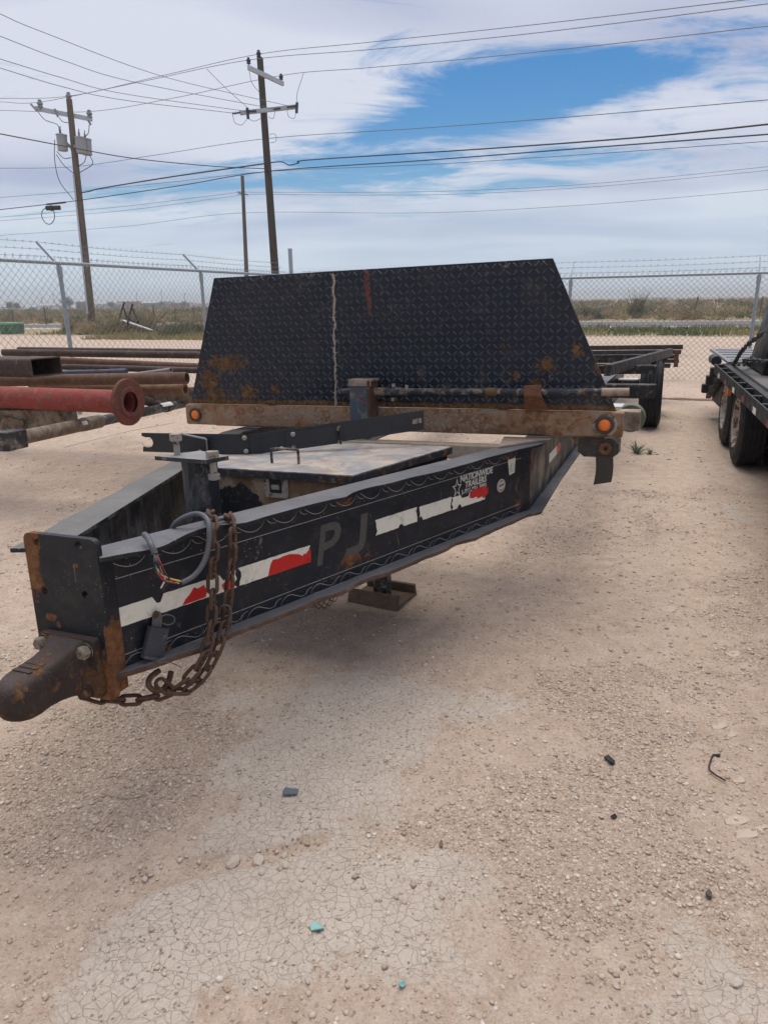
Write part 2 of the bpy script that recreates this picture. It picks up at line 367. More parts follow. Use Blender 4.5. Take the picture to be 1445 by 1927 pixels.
ac = t.node('ShaderNodeAttribute', attribute_name='crust').outputs['Fac']; ag = t.node('ShaderNodeAttribute', attribute_name='gravel').outputs['Fac']
dirt = t.ramp(t.math('ADD', t.math('MULTIPLY', t.noise(0.8, 4, 0.65), 0.3), t.math('MULTIPLY', t.noise(11, 5, 0.7), 0.7)), ((0.36, (0.37, 0.275, 0.20)), (0.5, (0.435, 0.33, 0.25)), (0.64, (0.49, 0.39, 0.30))))
crust = t.ramp(t.noise(5, 7, 0.7), ((0.3, (0.425, 0.352, 0.283)), (0.7, (0.515, 0.438, 0.36))))
wv = t.node('ShaderNodeVectorMath', operation='ADD'); t.L.new(t.co, wv.inputs[0])
nz = t.node('ShaderNodeTexNoise'); t.L.new(t.co, nz.inputs['Vector']); nz.inputs['Scale'].default_value = 9; nz.inputs['Detail'].default_value = 3
sc_ = t.node('ShaderNodeVectorMath', operation='SCALE'); t.L.new(nz.outputs['Color'], sc_.inputs[0]); sc_.inputs[3].default_value = 0.085; t.L.new(sc_.outputs[0], wv.inputs[1])
def flatv(vec, s=1.0):
    m_ = t.node('ShaderNodeMapping'); t.L.new(vec, m_.inputs[0]); m_.inputs[3].default_value = (s, s, 0.0); return m_.outputs[0]
fv = flatv(wv.outputs[0])
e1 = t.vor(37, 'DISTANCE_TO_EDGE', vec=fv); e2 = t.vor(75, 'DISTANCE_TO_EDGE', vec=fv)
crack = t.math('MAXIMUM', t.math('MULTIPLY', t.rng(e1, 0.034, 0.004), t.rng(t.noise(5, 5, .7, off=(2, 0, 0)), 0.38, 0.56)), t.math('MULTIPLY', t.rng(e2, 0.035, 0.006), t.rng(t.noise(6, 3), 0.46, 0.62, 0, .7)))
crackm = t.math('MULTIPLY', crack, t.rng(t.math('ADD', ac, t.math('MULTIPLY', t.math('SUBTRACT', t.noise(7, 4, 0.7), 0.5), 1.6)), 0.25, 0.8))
gv = flatv(t.co)
pc = t.node('ShaderNodeTexVoronoi'); t.L.new(gv, pc.inputs['Vector']); pc.inputs['Scale'].default_value = 150
gcol = t.ramp(t.math('FRACT', t.math('MULTIPLY', pc.outputs['Distance'], 7.31)), ((0.0, (0.23, 0.17, 0.125)), (0.45, (0.36, 0.285, 0.22)), (1.0, (0.54, 0.465, 0.385))))
sepc = t.node('ShaderNodeSeparateColor'); t.L.new(pc.outputs['Color'], sepc.inputs[0])
gcol = t.ramp(sepc.outputs[0], ((0.0, (0.30, 0.215, 0.155)), (0.5, (0.40, 0.30, 0.225)), (0.92, (0.47, 0.37, 0.285)), (1.0, (0.64, 0.55, 0.46))))
specks = t.math('MULTIPLY', t.rng(sepc.outputs[1], 0.86, 0.90), t.rng(t.noise(4, 4), 0.4, 0.62))
gmask = t.math('MULTIPLY', t.rng(t.math('ADD', ag, t.math('MULTIPLY', t.math('SUBTRACT', t.noise(16, 4, 0.7), 0.5), 0.9)), 0.35, 0.65), 0.85)
gmask = t.math('MAXIMUM', gmask, t.math('MULTIPLY', specks, 0.55))
col = t.mix(t.rng(t.math('ADD', ac, t.math('MULTIPLY', t.math('SUBTRACT', t.noise(22, 5, 0.78), 0.5), 2.6)), 0.2, 0.8), dirt, crust)
col = t.mix(t.math('MULTIPLY', crackm, 0.15), col, (0.22, 0.165, 0.125))  # crack lines painted darker for the shade down inside them
col = t.mix(gmask, col, gcol)
gr = t.noise(105, 5, 0.85); col = t.mix(t.math('MULTIPLY', t.rng(gr, .52, .66, 0, .62), t.rng(ac, .2, .9, 1.0, .6)), col, (.235, .168, .12)); col = t.mix(t.rng(gr, .47, .34, 0, .55), col, (.62, .53, .44))
sp2 = t.math('MULTIPLY', t.rng(sepc.outputs[2], .955, .965), t.rng(t.noise(3, 3), .4, .6, .3, 1.0)); col = t.mix(t.math('MULTIPLY', sp2, .6), col, (.10, .075, .055))
col = t.mix(t.math('MULTIPLY', t.rng(t.vor(9, vec=gv), 0.10, 0.05), t.math('MULTIPLY', t.rng(t.noise(1.4, 3, off=(5, 5, 0)), 0.52, 0.62), 0.7)), col, (0.62, 0.54, 0.45))
hh = t.math('ADD', t.math('ADD', t.math('MULTIPLY', t.math('SUBTRACT', 1.0, pc.outputs['Distance']), t.math('MULTIPLY', ag, 0.9)), t.math('MULTIPLY', t.noise(75, 5, 0.85), 1.3)), t.math('MULTIPLY', t.math('MULTIPLY', t.rng(e1, 0.034, 0.004), ac), -0.55))
col = t.mix(1.0, col, (1.13, 1.13, 1.15), 'MULTIPLY')
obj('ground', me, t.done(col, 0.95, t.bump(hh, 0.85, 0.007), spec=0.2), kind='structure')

# loose stones: one uncountable scatter of gravel
def ico():
    bm = bmesh.new(); bmesh.ops.create_icosphere(bm, subdivisions=1, radius=1.0); v = np.array([q.co[:] for q in bm.verts]); f = np.array([[q.index for q in p.verts] for p in bm.faces]); bm.free(); return v, f
IV, IF = ico()
def stones(n, xr, yr, dens, smin, smax, seed):
    r = np.random.default_rng(seed); x = r.uniform(*xr, n*8); y = r.uniform(*yr, n*8)
    k = r.uniform(0, 1, n*8) < dens(x, y); x, y = x[k][:n], y[k][:n]; m = len(x)
    s = smin*(smax/smin)**(r.uniform(0, 1, m)**3.6); V = np.repeat(IV[None], m, 0)*(1+0.35*r.normal(size=(m, len(IV), 1))*0.6)
    V *= np.stack([r.uniform(0.75, 1.3, m), r.uniform(0.75, 1.3, m), r.uniform(0.35, 0.7, m)], -1)[:, None]
    a = r.uniform(0, 6.28, m); c, q = np.cos(a)[:, None], np.sin(a)[:, None]
    X = V[..., 0]*c-V[..., 1]*q; Y = V[..., 0]*q+V[..., 1]*c; V = np.stack([X, Y, V[..., 2]], -1)*s[:, None, None]
    ii = np.clip(np.searchsorted(gx, x), 1, nx-1); jj = np.clip(np.searchsorted(gy, y), 1, ny-1)
    V[..., 0] += x[:, None]; V[..., 1] += y[:, None]; V[..., 2] += (Z[jj, ii]+s*0.12)[:, None]
    tone = r.uniform(0, 1, m)
    return V, tone
SV, ST = [], []
dn = lambda x, y: 0.32+0.65*gravel_mask(x, y)-0.25*crust_mask(x, y)
for a in ((42000, (-1.5, 1.5), (1.0, 2.6), 0.0012, 0.0085, 1), (24000, (-2.6, 2.8), (2.6, 5.5), 0.002, 0.012, 2), (8000, (-5, 6.5), (5.5, 13.5), 0.004, 0.018, 3)):
    V, tn = stones(a[0], a[1], a[2], dn, a[3], a[4], a[5]); SV.append(V); ST.append(tn)
V = np.concatenate(SV); TN = np.concatenate(ST); m = len(V)
F = (IF[None]+(np.arange(m)*len(IV))[:, None, None]).reshape(-1)
me = bpy.data.meshes.new('gravel'); me.vertices.add(m*len(IV)); me.vertices.foreach_set('co', V.astype(np.float32).ravel())
me.loops.add(len(F)); me.loops.foreach_set('vertex_index', F); me.polygons.add(len(F)//3); me.polygons.foreach_set('loop_start', np.arange(len(F)//3)*3); me.update(); me.validate()
a_ = me.attributes.new('tone', 'FLOAT', 'POINT'); a_.data.foreach_set('value', np.repeat(TN, len(IV)).astype(np.float32))
t = MT('gravel_stone'); tone = t.node('ShaderNodeAttribute', attribute_name='tone').outputs['Fac']
col = t.ramp(tone, ((0.0, (0.30, 0.21, 0.15)), (0.35, (0.43, 0.325, 0.245)), (0.8, (0.51, 0.405, 0.315)), (0.96, (0.64, 0.565, 0.48)), (0.992, (0.64, 0.565, 0.48)), (1.0, (0.06, 0.055, 0.05))))
obj('gravel', me, t.done(t.mix(0.3, col, t.ramp(t.noise(90, 4), ((0.3, (0.33, 0.26, 0.20)), (0.7, (0.60, 0.50, 0.41))))), 0.9, spec=0.2), kind='stuff', label='loose pale gravel scattered over the packed dirt yard', cat='gravel')

# the road and the verges beyond the fence
def strip(name, v0, v1, z, mat, u0=-900, u1=900, **k):
    mb = MB(); us = np.linspace(u0, u1, 60)
    for u_, uu in zip(us[:-1], us[1:]): mb.add([yard(u_, v0, z), yard(uu, v0, z), yard(uu, v1, z), yard(u_, v1, z)], [(0, 1, 2, 3)])
    return obj(name, mb, mat, kind='structure', **k)
t = MT('asphalt'); asp = t.done(t.ramp(t.noise(3, 6, 0.7), ((0.3, (0.055, 0.058, 0.064)), (0.7, (0.085, 0.088, 0.096)))), 0.62, t.bump(t.noise(60, 3), 0.3, 0.01))
t = MT('dry_verge_soil'); soil = t.done(t.ramp(t.noise(0.7, 7, 0.7), ((0.3, (0.20, 0.17, 0.085)), (0.5, (0.30, 0.25, 0.14)), (0.7, (0.38, 0.31, 0.21)))), 0.95, spec=0.1)
t = MT('scrub_soil'); scrubs = t.done(t.ramp(t.noise(0.12, 7, 0.7), ((0.3, (0.19, 0.15, 0.085)), (0.5, (0.28, 0.22, 0.135)), (0.7, (0.35, 0.27, 0.17)))), 0.95, spec=0.1)
strip('verge', 30.5, 39.2, 0.006, soil, -60, 200); strip('road', 41.8, 49.6, 0.010, asp)
strip('scrubland', 51.0, 2400, 0.008, scrubs)
tl = MT('road_paint'); rp = tl.done((0.42, 0.36, 0.2), 0.8)
strip('centre_line', 45.6, 45.75, 0.014, rp)
# ---- vegetation: leaf-sized faces gathered into clumps
def leaf_cloud(n, blade, r, fn):
    # n thin blades; fn(r, n) gives base points and directions (n,3)
    P, D, Ln, Wd = fn(r, n, blade); D /= np.linalg.norm(D, axis=1, keepdims=True)
    S_ = np.cross(D, r.normal(size=(n, 3))); S_ /= np.linalg.norm(S_, axis=1, keepdims=True)
    A = P-S_*Wd[:, None]; B = P+S_*Wd[:, None]; C = P+D*Ln[:, None]
    return np.stack([A, B, C], 1)
def tri_mesh(name, T, tone=None):
    m = len(T); me = bpy.data.meshes.new(name); me.vertices.add(m*3); me.vertices.foreach_set('co', T.astype(np.float32).ravel())
    me.loops.add(m*3); me.loops.foreach_set('vertex_index', np.arange(m*3)); me.polygons.add(m); me.polygons.foreach_set('loop_start', np.arange(m)*3); me.update(); me.validate()
    if tone is not None:
        a = me.attributes.new('tone', 'FLOAT', 'POINT'); a.data.foreach_set('value', np.repeat(tone, 3).astype(np.float32))
    return me
def m_leaf(name, stops):
    t = MT(name); tone = t.node('ShaderNodeAttribute', attribute_name='tone').outputs['Fac']
    return t.done(t.ramp(tone, stops), 0.8, spec=0.15)
LEAF = m_leaf('dry_scrub_leaves', ((0.0, (0.08, 0.095, 0.045)), (0.3, (0.15, 0.165, 0.08)), (0.55, (0.23, 0.205, 0.11)), (0.78, (0.30, 0.215, 0.13)), (1.0, (0.46, 0.36, 0.19))))
GREYL = m_leaf('grey_shrub_leaves', ((0.0, (0.06, 0.07, 0.055)), (0.5, (0.11, 0.115, 0.09)), (1.0, (0.19, 0.17, 0.13))))
TWIG = m_plain('dead_twig', (0.17, 0.11, 0.07), 0.9)
def fn_bush(rx, rz, c):
    def f(r, n, b):
        th = r.uniform(0, 6.283, n); ph = np.arccos(r.uniform(0.0, 1, n)); q = r.uniform(0.15, 1, n)**0.6*(0.75+0.35*np.sin(3*th+c[0])*np.sin(2.3*ph+c[1]))
        d = np.stack([np.sin(ph)*np.cos(th), np.sin(ph)*np.sin(th), np.cos(ph)*1.0], -1)
        P = d*q[:, None]*np.array([rx, rx, rz])+np.array(c); D = d+r.normal(size=(n, 3))*0.55+np.array([0, 0, 0.35])
        return P, D, r.uniform(0.6, 1.5, n)*b, np.full(n, b*0.10)
    return f
def scrub(n_b, ur, vr, rr, seed, tones, per):
    r = np.random.default_rng(seed); TT, TO_ = [], []
    v = vr[0]*(vr[1]/vr[0])**r.uniform(0, 1, n_b); u = v*r.uniform(-1.36, 0.24, n_b); 
    for k in range(n_b):
        p = yard(0, 0)+YA*v[k]; ang = u[k]; c = Vector((0, 0, 0))
        # spread across the width seen from the yard
        wx = YB*ang+YA*v[k]; s = r.uniform(*rr); hgt = s*r.uniform(0.45, 0.9)
        T = leaf_cloud(per, s*0.36, r, fn_bush(s, hgt, (wx.x, wx.y, 0.0))); TT.append(T); b = r.choice(tones); TO_.append(np.clip(b+r.normal(size=per)*0.10, 0, 1))
    return np.concatenate(TT), np.concatenate(TO_)
T1, o1 = scrub(1500, (0, 0), (51.5, 95), (0.35, 0.95), 21, [0.25, 0.45, 0.6, 0.8, 0.95, 1.0], 110)
T2, o2 = scrub(2200, (0, 0), (90, 420), (0.7, 1.7), 22, [0.15, 0.4, 0.5, 0.65, 0.85], 60)
obj('scrub', tri_mesh('scrub', np.concatenate([T1, T2]), np.concatenate([o1, o2])), LEAF, kind='stuff', label='dry green and tan desert scrub spreading beyond the road', cat='scrub')
def fn_grass(ur, vr, zz=0.0):
    def f(r, n, b):
        u = r.uniform(*ur, n); v = r.uniform(*vr, n); P = np.stack([YB.x*u+YA.x*v, YB.y*u+YA.y*v, np.full(n, zz)], -1)
        k = fbm(P[:, 0], P[:, 1], 0.5, 3, 91); D = r.normal(size=(n, 3))*0.35+np.array([0, 0, 1.0])
        return P, D, (0.35+np.clip(k+0.5, 0, 1))*b*r.uniform(0.5, 1.2, n), np.full(n, b*0.09)
    return f
r_ = np.random.default_rng(5)
TG = leaf_cloud(42000, 0.26, r_, fn_grass((-34, 62), (31, 39.5))); kk = fbm(TG[:, 0, 0], TG[:, 0, 1], 0.35, 3, 71)
GRASS = m_leaf('verge_grass_blades', ((0.0, (0.075, 0.10, 0.03)), (0.5, (0.16, 0.175, 0.06)), (1.0, (0.38, 0.30, 0.13))))
obj('grass', tri_mesh('grass', TG, np.clip(0.45+kk*0.9+r_.normal(size=len(TG))*0.13, 0, 1)), GRASS, kind='stuff', label='green and straw coloured grass strip along the near side of the road', cat='grass')
TG = leaf_cloud(9000, 0.34, r_, fn_grass((-26, -14.5), (26.5, 33)))
obj('dry_grass', tri_mesh('dry_grass', TG, np.clip(0.88+r_.normal(size=len(TG))*0.12, 0, 1)), GRASS, kind='stuff', label='yellow dry grass around the brush behind the chain link fence', cat='grass')
def bush(name, px, py, Y, rx, hgt, n, tone, label, mat=LEAF, blade=0.16, group=None, twigs=14):
    if group: rx *= 1.15; hgt *= 0.85; n = int(n*1.2); tone = min(.95, tone+.17)
    g = at(px, py, Y); g.z = 0; r = np.random.default_rng(int(px*7+py)); e = empty(name, loc_=g, label=label, cat='shrub', group=group)
    T = np.concatenate([leaf_cloud(n//3, blade, r, fn_bush(rx*r.uniform(0.5, 0.75), hgt*r.uniform(0.7, 1.0), (r.uniform(-0.45, 0.45)*rx, r.uniform(-0.3, 0.3)*rx, 0.02))) for _ in range(3)])
    obj('foliage', tri_mesh('foliage', T, np.clip(tone+r.normal(size=len(T))*0.13, 0, 1)), mat, e)
    mb = MB()
    for k in range(twigs):
        a = r.uniform(0, 6.28); q = Vector((math.cos(a)*rx*0.75*r.uniform(.3, 1), math.sin(a)*rx*0.75*r.uniform(.3, 1), hgt*r.uniform(0.6, 1.02)))
        mb.tube([(0.05*math.cos(a), 0.05*math.sin(a), -0.03), q*0.55+Vector((0, 0, 0.05)), q], 0, 4, rs=[0.016, 0.010, 0.004])
    obj('stem', mb, TWIG, e); return e
BG = 'brush beyond the chain link fence'
bush('desert_shrub', 85, 0, 41.0, 1.5, 1.05, 2600, 0.82, 'tan dry bush beside the green utility box', group=BG)
bush('desert_shrub', 128, 0, 39.5, 1.7, 1.25, 3000, 0.70, 'brown green bush between the utility box and the transformer pole', group=BG)
bush('desert_shrub', 163, 0, 39.5, 1.6, 1.45, 3000, 0.30, 'dark green bush at the foot of the transformer pole', group=BG)
bush('desert_shrub', 205, 0, 38.5, 1.9, 1.75, 3600, 0.42, 'tall twiggy bush behind the black metal frame', group=BG, twigs=40)
bush('desert_shrub', 250, 0, 35.0, 1.2, 0.9, 2600, 0.22, 'low green bush in front of the tipped white board', group=BG)
bush('desert_shrub', 300, 0, 36.5, 1.9, 1.05, 3400, 0.28, 'wide green bush right of the tipped white board', group=BG)
bush('desert_shrub', 345, 0, 37.0, 1.3, 0.8, 2400, 0.55, 'olive bush just left of the black headboard', group=BG)
bush('desert_shrub', 55, 0, 43.5, 1.2, 1.1, 2200, 0.45, 'olive bush standing behind the green utility box', group=BG)
bush('desert_shrub', 1147, 0, 53.5, 1.55, 1.15, 4200, 0.45, 'round grey bush across the road', GREYL, 0.14)
bush('desert_shrub', 1248, 0, 55.0, 1.6, 2.3, 2600, 0.22, 'tall thin mesquite bush across the road', LEAF, 0.16, twigs=40)
bush('desert_shrub', 1215, 0, 54.0, 1.2, 0.9, 1800, 0.93, 'straw yellow clump beside the tall mesquite', LEAF, 0.16)
bush('desert_shrub', 1345, 0, 54.0, 1.3, 0.85, 1800, 0.95, 'straw yellow clump between two leaning fence posts', LEAF, 0.16)
# yucca tuft in the yard
def yucca(px, py, n, ln, label):
    g = ground(px, py); r = np.random.default_rng(int(px)); e = empty('yucca', loc_=Vector((g.x, g.y, height(g.x, g.y)-0.012)), label=label, cat='plant', group='low plants in the yard')
    mat = m_plain('yucca_leaf', (0.15, 0.20, 0.12), 0.6)
    for k in range(n):
        a = k*2.399+r.uniform(-.3, .3); el = r.uniform(0.25, 1.35); L = ln*r.uniform(0.6, 1.1); d = Vector((math.cos(a)*math.cos(el), math.sin(a)*math.cos(el), math.sin(el)))
        s = d.cross(Vector((0, 0, 1))).normalized()*0.0042; mb = MB(); P = [Vector((0, 0, 0)), d*L*0.5+Vector((0, 0, 0.015)), d*L-Vector((0, 0, 0.05*L))]
        up_ = s.cross(d).normalized()*0.003
        mb.add([P[0]-s*.8, P[0]+s*.8, P[1]-s, P[1]+s, P[2], P[0]+up_*-1.5, P[1]-up_*1.5], [(0, 1, 3, 2), (2, 3, 4), (0, 5, 6, 2), (5, 1, 3, 6), (2, 6, 4), (6, 3, 4)])
        obj('leaf', mb, mat, e)
yucca(1198, 851, 46, 0.17, 'small spiky green yucca tuft on the bare dirt')
yucca(1222, 853, 22, 0.085, 'smaller flattened green tuft beside the spiky yucca')

# ================================================================== FENCES
GALV = m_plain('galvanised_steel', (0.32, 0.36, 0.40), 0.42, 0.18, 9, 0.55)
WIRE = m_plain('fence_wire', (0.20, 0.22, 0.23), 0.5, 0.2, 5, 0.5)
def fence(name, label, o, ax, L, ht, mesh_d, posts, arm, arm_h, ends=()):
    # runs from o along ax for L metres
    e = empty(name, loc_=o, label=label, cat='fence'); ax = Vector(ax).normalized(); out_ = Vector(arm)
    for s in posts:
        mb = MB().tube([ax*s-Vector((0, 0, .05)), ax*s+Vector((0, 0, ht-0.03))], 0.03, 12); p = obj('post', mb, GALV, e, 40)
        mb = MB().tube([ax*s+Vector((0, 0, ht-0.16)), ax*s+Vector((0, 0, ht-0.05))], 0.038, 12); obj('post_cap', mb, GALV, p, 40)
        a = ax*s+Vector((0, 0, ht-0.04)); mb = MB().bar(a, a+out_, 0.035, 0.02, up=ax); obj('barb_arm', mb, GALV, p)
    for s, h_ in ends:
        mb = MB().tube([ax*s-Vector((0, 0, .05)), ax*s+Vector((0, 0, h_))], 0.045, 14); mb.lathe([(0, 0.048), (0.03, 0.045), (0.05, 0.0)], ax*s+Vector((0, 0, h_)), (0, 0, 1), 14); obj('corner_post', mb, GALV, e, 40)
    obj('top_rail', MB().tube([Vector((0, 0, ht)), ax*L+Vector((0, 0, ht))], 0.024, 10), GALV, e, 40)
    mb = MB(); d = mesh_d; hh_ = ht+0.055; n = int((L+hh_)/d)+2; off = ax.cross(Vector((0, 0, 1)))*0.028; r = 0.0026
    for k in range(n):
        for sg in (1, -1):
            s0 = k*d if sg < 0 else k*d-hh_; a0, a1 = s0, s0+hh_*(1 if sg > 0 else -1); z0, z1 = 0.02, hh_
            def clip(a0, z0, a1, z1):
                pts = []
                for lim in (0, L):
                    pass
                lo, hi = (0.0, L)
                if max(a0, a1) < lo or min(a0, a1) > hi: return None
                f = lambda a: z0+(z1-z0)*(a-a0)/(a1-a0)
                b0, b1 = min(max(a0, lo), hi), min(max(a1, lo), hi); return b0, f(b0), b1, f(b1)
            c = clip(a0, z0, a1, z1)
            if c and abs(c[1]-c[3]) > 0.05: mb.tube([ax*c[0]+off*(1+0.1*sg)+Vector((0, 0, c[1])), ax*c[2]+off*(1+0.1*sg)+Vector((0, 0, c[3]))], r, 4, False)
        if 0 < k*d < L: mb.tube([ax*(k*d)+off+Vector((0, 0, hh_-0.004)), ax*(k*d)+off+Vector((0, 0, hh_+0.03))], r*1.2, 4, False)
    obj('chain_link_mesh', mb, WIRE, e, kind='stuff')
    for q in (0.36, 0.66, 0.96):
        pts = []; ss = sorted(set([0.0, L]+list(posts)))
        for a, b in zip(ss[:-1], ss[1:]):
            for k in range(6): pts.append(ax*(a+(b-a)*k/6)+out_*q+Vector((0, 0, ht-0.03-0.02*math.sin(math.pi*k/6))))
        pts.append(ax*L+out_*q+Vector((0, 0, ht-0.03)))
        mb = MB().tube(pts, 0.0028, 4, False); s = 0.06
        while s < L-0.05:
            c = ax*s+out_*q+Vector((0, 0, ht-0.035)); 
            for g in (-1, 1): mb.tube([c-Vector((0, 0, .016))+ax*0.012*g, c+Vector((0, 0, .016))-ax*0.012*g], 0.002, 4, False)
            s += 0.125
        obj('barbed_strand', mb, WIRE, e)
    return e
fence('chain_link_fence', 'chain link fence with barbed wire on slanted arms behind the stacked pipes', yard(-7.85, 2.0), YA, 12.4, 2.08, 0.112, [2.6, 5.8, 9.05], -YB*0.34+Vector((0, 0, 0.33)), 0.3, ends=[(12.4, 2.62)])
fence('chain_link_fence', 'chain link fence with upright barbed wire arms between the two flatbed trailers', yard(-7.7, 14.4), YB, 22.0, 1.88, 0.10, [2.9, 5.9, 9.12, 12.3, 15.5, 18.7], YA*0.24+Vector((0, 0, 0.34)), 0.3)
# ================================================================== UTILITY POLES AND WIRES
def m_wood(name, a, b):
    t = MT(name); n = t.noise(3, 8, 0.7, 0.6, sc=(6, 6, 0.35)); return t.done(t.ramp(n, ((0.3, a), (0.7, b))), 0.9, t.bump(n, 0.5, 0.02))
POLE = m_wood('weathered_pole_wood', (0.075, 0.055, 0.042), (0.20, 0.16, 0.125)); POLED = m_wood('creosoted_pole_wood', (0.028, 0.022, 0.020), (0.095, 0.075, 0.060))
FIBRE = m_plain('grey_fibreglass_arm', (0.42, 0.45, 0.48), 0.5); CERAM = m_plain('dark_porcelain', (0.03, 0.035, 0.05), 0.3); CAN = m_plain('transformer_grey_paint', (0.30, 0.31, 0.32), 0.45); GREYP = m_plain('grey_polymer', (0.22, 0.24, 0.27), 0.5)
LINE = m_plain('black_cable', (0.018, 0.018, 0.020), 0.55); ALU = m_plain('bare_conductor', (0.10, 0.10, 0.105), 0.5)
def pole(name, label, top, bot, Y, r0, r1, mat=POLE):
    A = at(*top, Y); B = at(*bot, Y); d = B-A; C = A+d*(A.z/(A.z-B.z)); e = empty(name, loc_=Vector((C.x, C.y, 0)), label=label, cat='utility pole'); o = Vector((C.x, C.y, 0))
    obj('pole', MB().tube([C-o-Vector((0, 0, .05))]+[C-o+(A-C)*k/6 for k in range(1, 7)], 0, 14, rs=[r1+(r0-r1)*k/6 for k in range(7)]), mat, e, 50)
    return e, o
def insul(mb, c, s=1.0, up=Vector((0, 0, 1))): return mb.lathe([(-.10*s, 0.02*s), (-.02*s, .02*s), (0, .10*s), (.05*s, .09*s), (.06*s, .05*s), (.10*s, .11*s), (.16*s, .10*s), (.18*s, .05*s), (.24*s, .07*s), (.27*s, 0)], c, up, 12)
P1Y, P2Y, P3Y = 44.0, 38.0, 60.0
e1_, o1_ = pole('utility_pole', 'leaning wooden utility pole carrying three grey transformers', (130, 186), (171, 585), P1Y, 0.16, 0.24)
q = lambda px, py, Y, o: at(px, py, Y)-o
c_ = obj('crossarm', MB().bar(q(66, 203, P1Y-.6, o1_), q(174, 224, P1Y+.5, o1_), 0.12, 0.22), FIBRE, e1_)
for (px, py, Y) in ((76, 197, P1Y-.55), (130, 183, P1Y), (169, 216, P1Y+.45)):
    obj('insulator', insul(MB(), q(px, py+4, Y, o1_), 1.5), GREYP, e1_, 40)
for (a, b, Y) in (((58, 195), (70, 208), P1Y-.7), ((103, 204), (109, 219), P1Y-.3), ((166, 226), (171, 234), P1Y+.4)):
    mb = MB().tube([q(*a, Y, o1_), q(*b, Y, o1_)], 0.06, 8); obj('fuse_cutout', mb, GREYP, e1_)
for (px, py, Y) in ((117, 268, P1Y-.3), (152, 273, P1Y-.35), (163, 276, P1Y+.1)):
    c = q(px, py, Y, o1_); tr = obj('transformer', MB().lathe([(-.42, 0), (-.42, .24), (-.40, .27), (.36, .28), (.37, .31), (.42, .30), (.46, .15), (.46, 0)], c, (0.04, 0, 1), 20), CAN, e1_, 40)
    obj('bushing', MB().lathe([(.44, .05), (.55, .07), (.58, .04), (.66, .07), (.70, .03), (.85, .03), (.86, 0)], c+Vector((-.08, 0, 0)), (0.1, 0, 1), 10), GREYP, tr, 40)
    obj('mounting_bracket', MB().bar(c+Vector((0, 0, .2)), q(133+(px-130)*.05, py+8, P1Y, o1_), 0.1, 0.14), CAN, tr)
mb = MB().tube([q(138, 328, P1Y-.25, o1_), q(165, 590, P1Y-.25, o1_)], 0.055, 8); obj('conduit', mb, m_plain('grey_pvc_conduit', (0.5, 0.52, 0.55), 0.5), e1_, 40)
for pts in (((103, 262), (103, 300), (112, 340), (139, 376)), ((106, 290), (120, 310), (138, 325)), ((107, 284), (120, 297), (134, 296)), ((163, 290), (158, 305), (146, 312)), ((168, 290), (174, 308), (150, 324)), ((72, 210), (85, 225), (108, 234), (112, 250)), ((111, 220), (118, 228), (128, 230)), ((168, 234), (166, 250), (158, 258))):
    obj('jumper_cable', MB().tube(spline([q(a, b, P1Y-.35, o1_) for a, b in pts], 6), 0.02, 6), LINE, e1_)
e2_, o2_ = pole('utility_pole', 'tall dark wooden utility pole rising behind the headboard', (489, 108), (518, 515), P2Y, 0.15, 0.22, POLED)
obj('crossarm', MB().bar(q(467, 126, P2Y-1.1, o2_), q(533, 157, P2Y+.9, o2_), 0.10, 0.20), FIBRE, e2_)
obj('crossarm', MB().bar(q(452, 212, P2Y-.2, o2_), q(558, 200, P2Y-.2, o2_), 0.12, 0.18), FIBRE, e2_)
for (px, py, Y) in ((468, 119, P2Y-1.05), (529, 149, P2Y+.8)): obj('insulator', insul(MB(), q(px, py, Y, o2_), 1.0), CERAM, e2_, 40)
ins = obj('insulator', insul(MB(), q(487, 106, P2Y-.1, o2_), 1.1).tube([q(488, 128, P2Y-.12, o2_), q(487, 104, P2Y-.12, o2_)], 0.04, 6), CERAM, e2_, 40)
for (a, b) in (((437, 213), (452, 211)), ((468, 209), (482, 208)), ((540, 201), (556, 199)), ((515, 205), (527, 203))):
    mb = MB(); A = q(*a, P2Y-.4, o2_); B = q(*b, P2Y-.4, o2_); D = (B-A)
    for k in range(5): mb.lathe([(0, .03), (.02, .08), (.05, .03)], A+D*(k/4.5), D, 10)
    mb.tube([A, B], 0.03, 6); obj('strain_insulator', mb, CERAM, e2_, 40)
for (a, b) in (((465, 202), (467, 223)), ((559, 192), (558, 212))):
    obj('fuse_cutout', MB().tube([q(*a, P2Y-.45, o2_), q(*b, P2Y-.45, o2_)], 0.07, 8), CERAM, e2_)
for pts in (((438, 216), (442, 230), (455, 234), (464, 224)), ((469, 224), (480, 227), (492, 221)), ((518, 208), (514, 222), (505, 219)), ((540, 205), (543, 218), (553, 222), (557, 212)), ((469, 131), (474, 155), (490, 175)), ((507, 252), (518, 252), (519, 265), (509, 268)), ((388, 128), (425, 165), (464, 200)), ((571, 136), (567, 150), (559, 175), (559, 192))):
    obj('jumper_cable', MB().tube(spline([q(a, b, P2Y-.4, o2_) for a, b in pts], 6), 0.012, 5), ALU, e2_)
e3_, o3_ = pole('utility_pole', 'slim bare wooden pole standing across the road', (456, 330), (464, 515), P3Y, 0.13, 0.19)
obj('crossarm', MB().bar(q(449, 362, P3Y, o3_), q(467, 366, P3Y, o3_), 0.08, 0.08), GREYP, e3_)
WG = 'overhead wires'
def wire(pts, r, label, mat=ALU):
    P = spline([at(*p) for p in pts], 10); o = P[len(P)//2].copy()
    return obj('power_line', MB().tube([p-o for p in P], r, 5), mat, label=label, cat='wire', group=WG).__setattr__('location', o)
LT = 'thin bare wire strung over the tops of both near utility poles'
LT = 'topmost thin wire pinned to the very tops of both near utility poles'
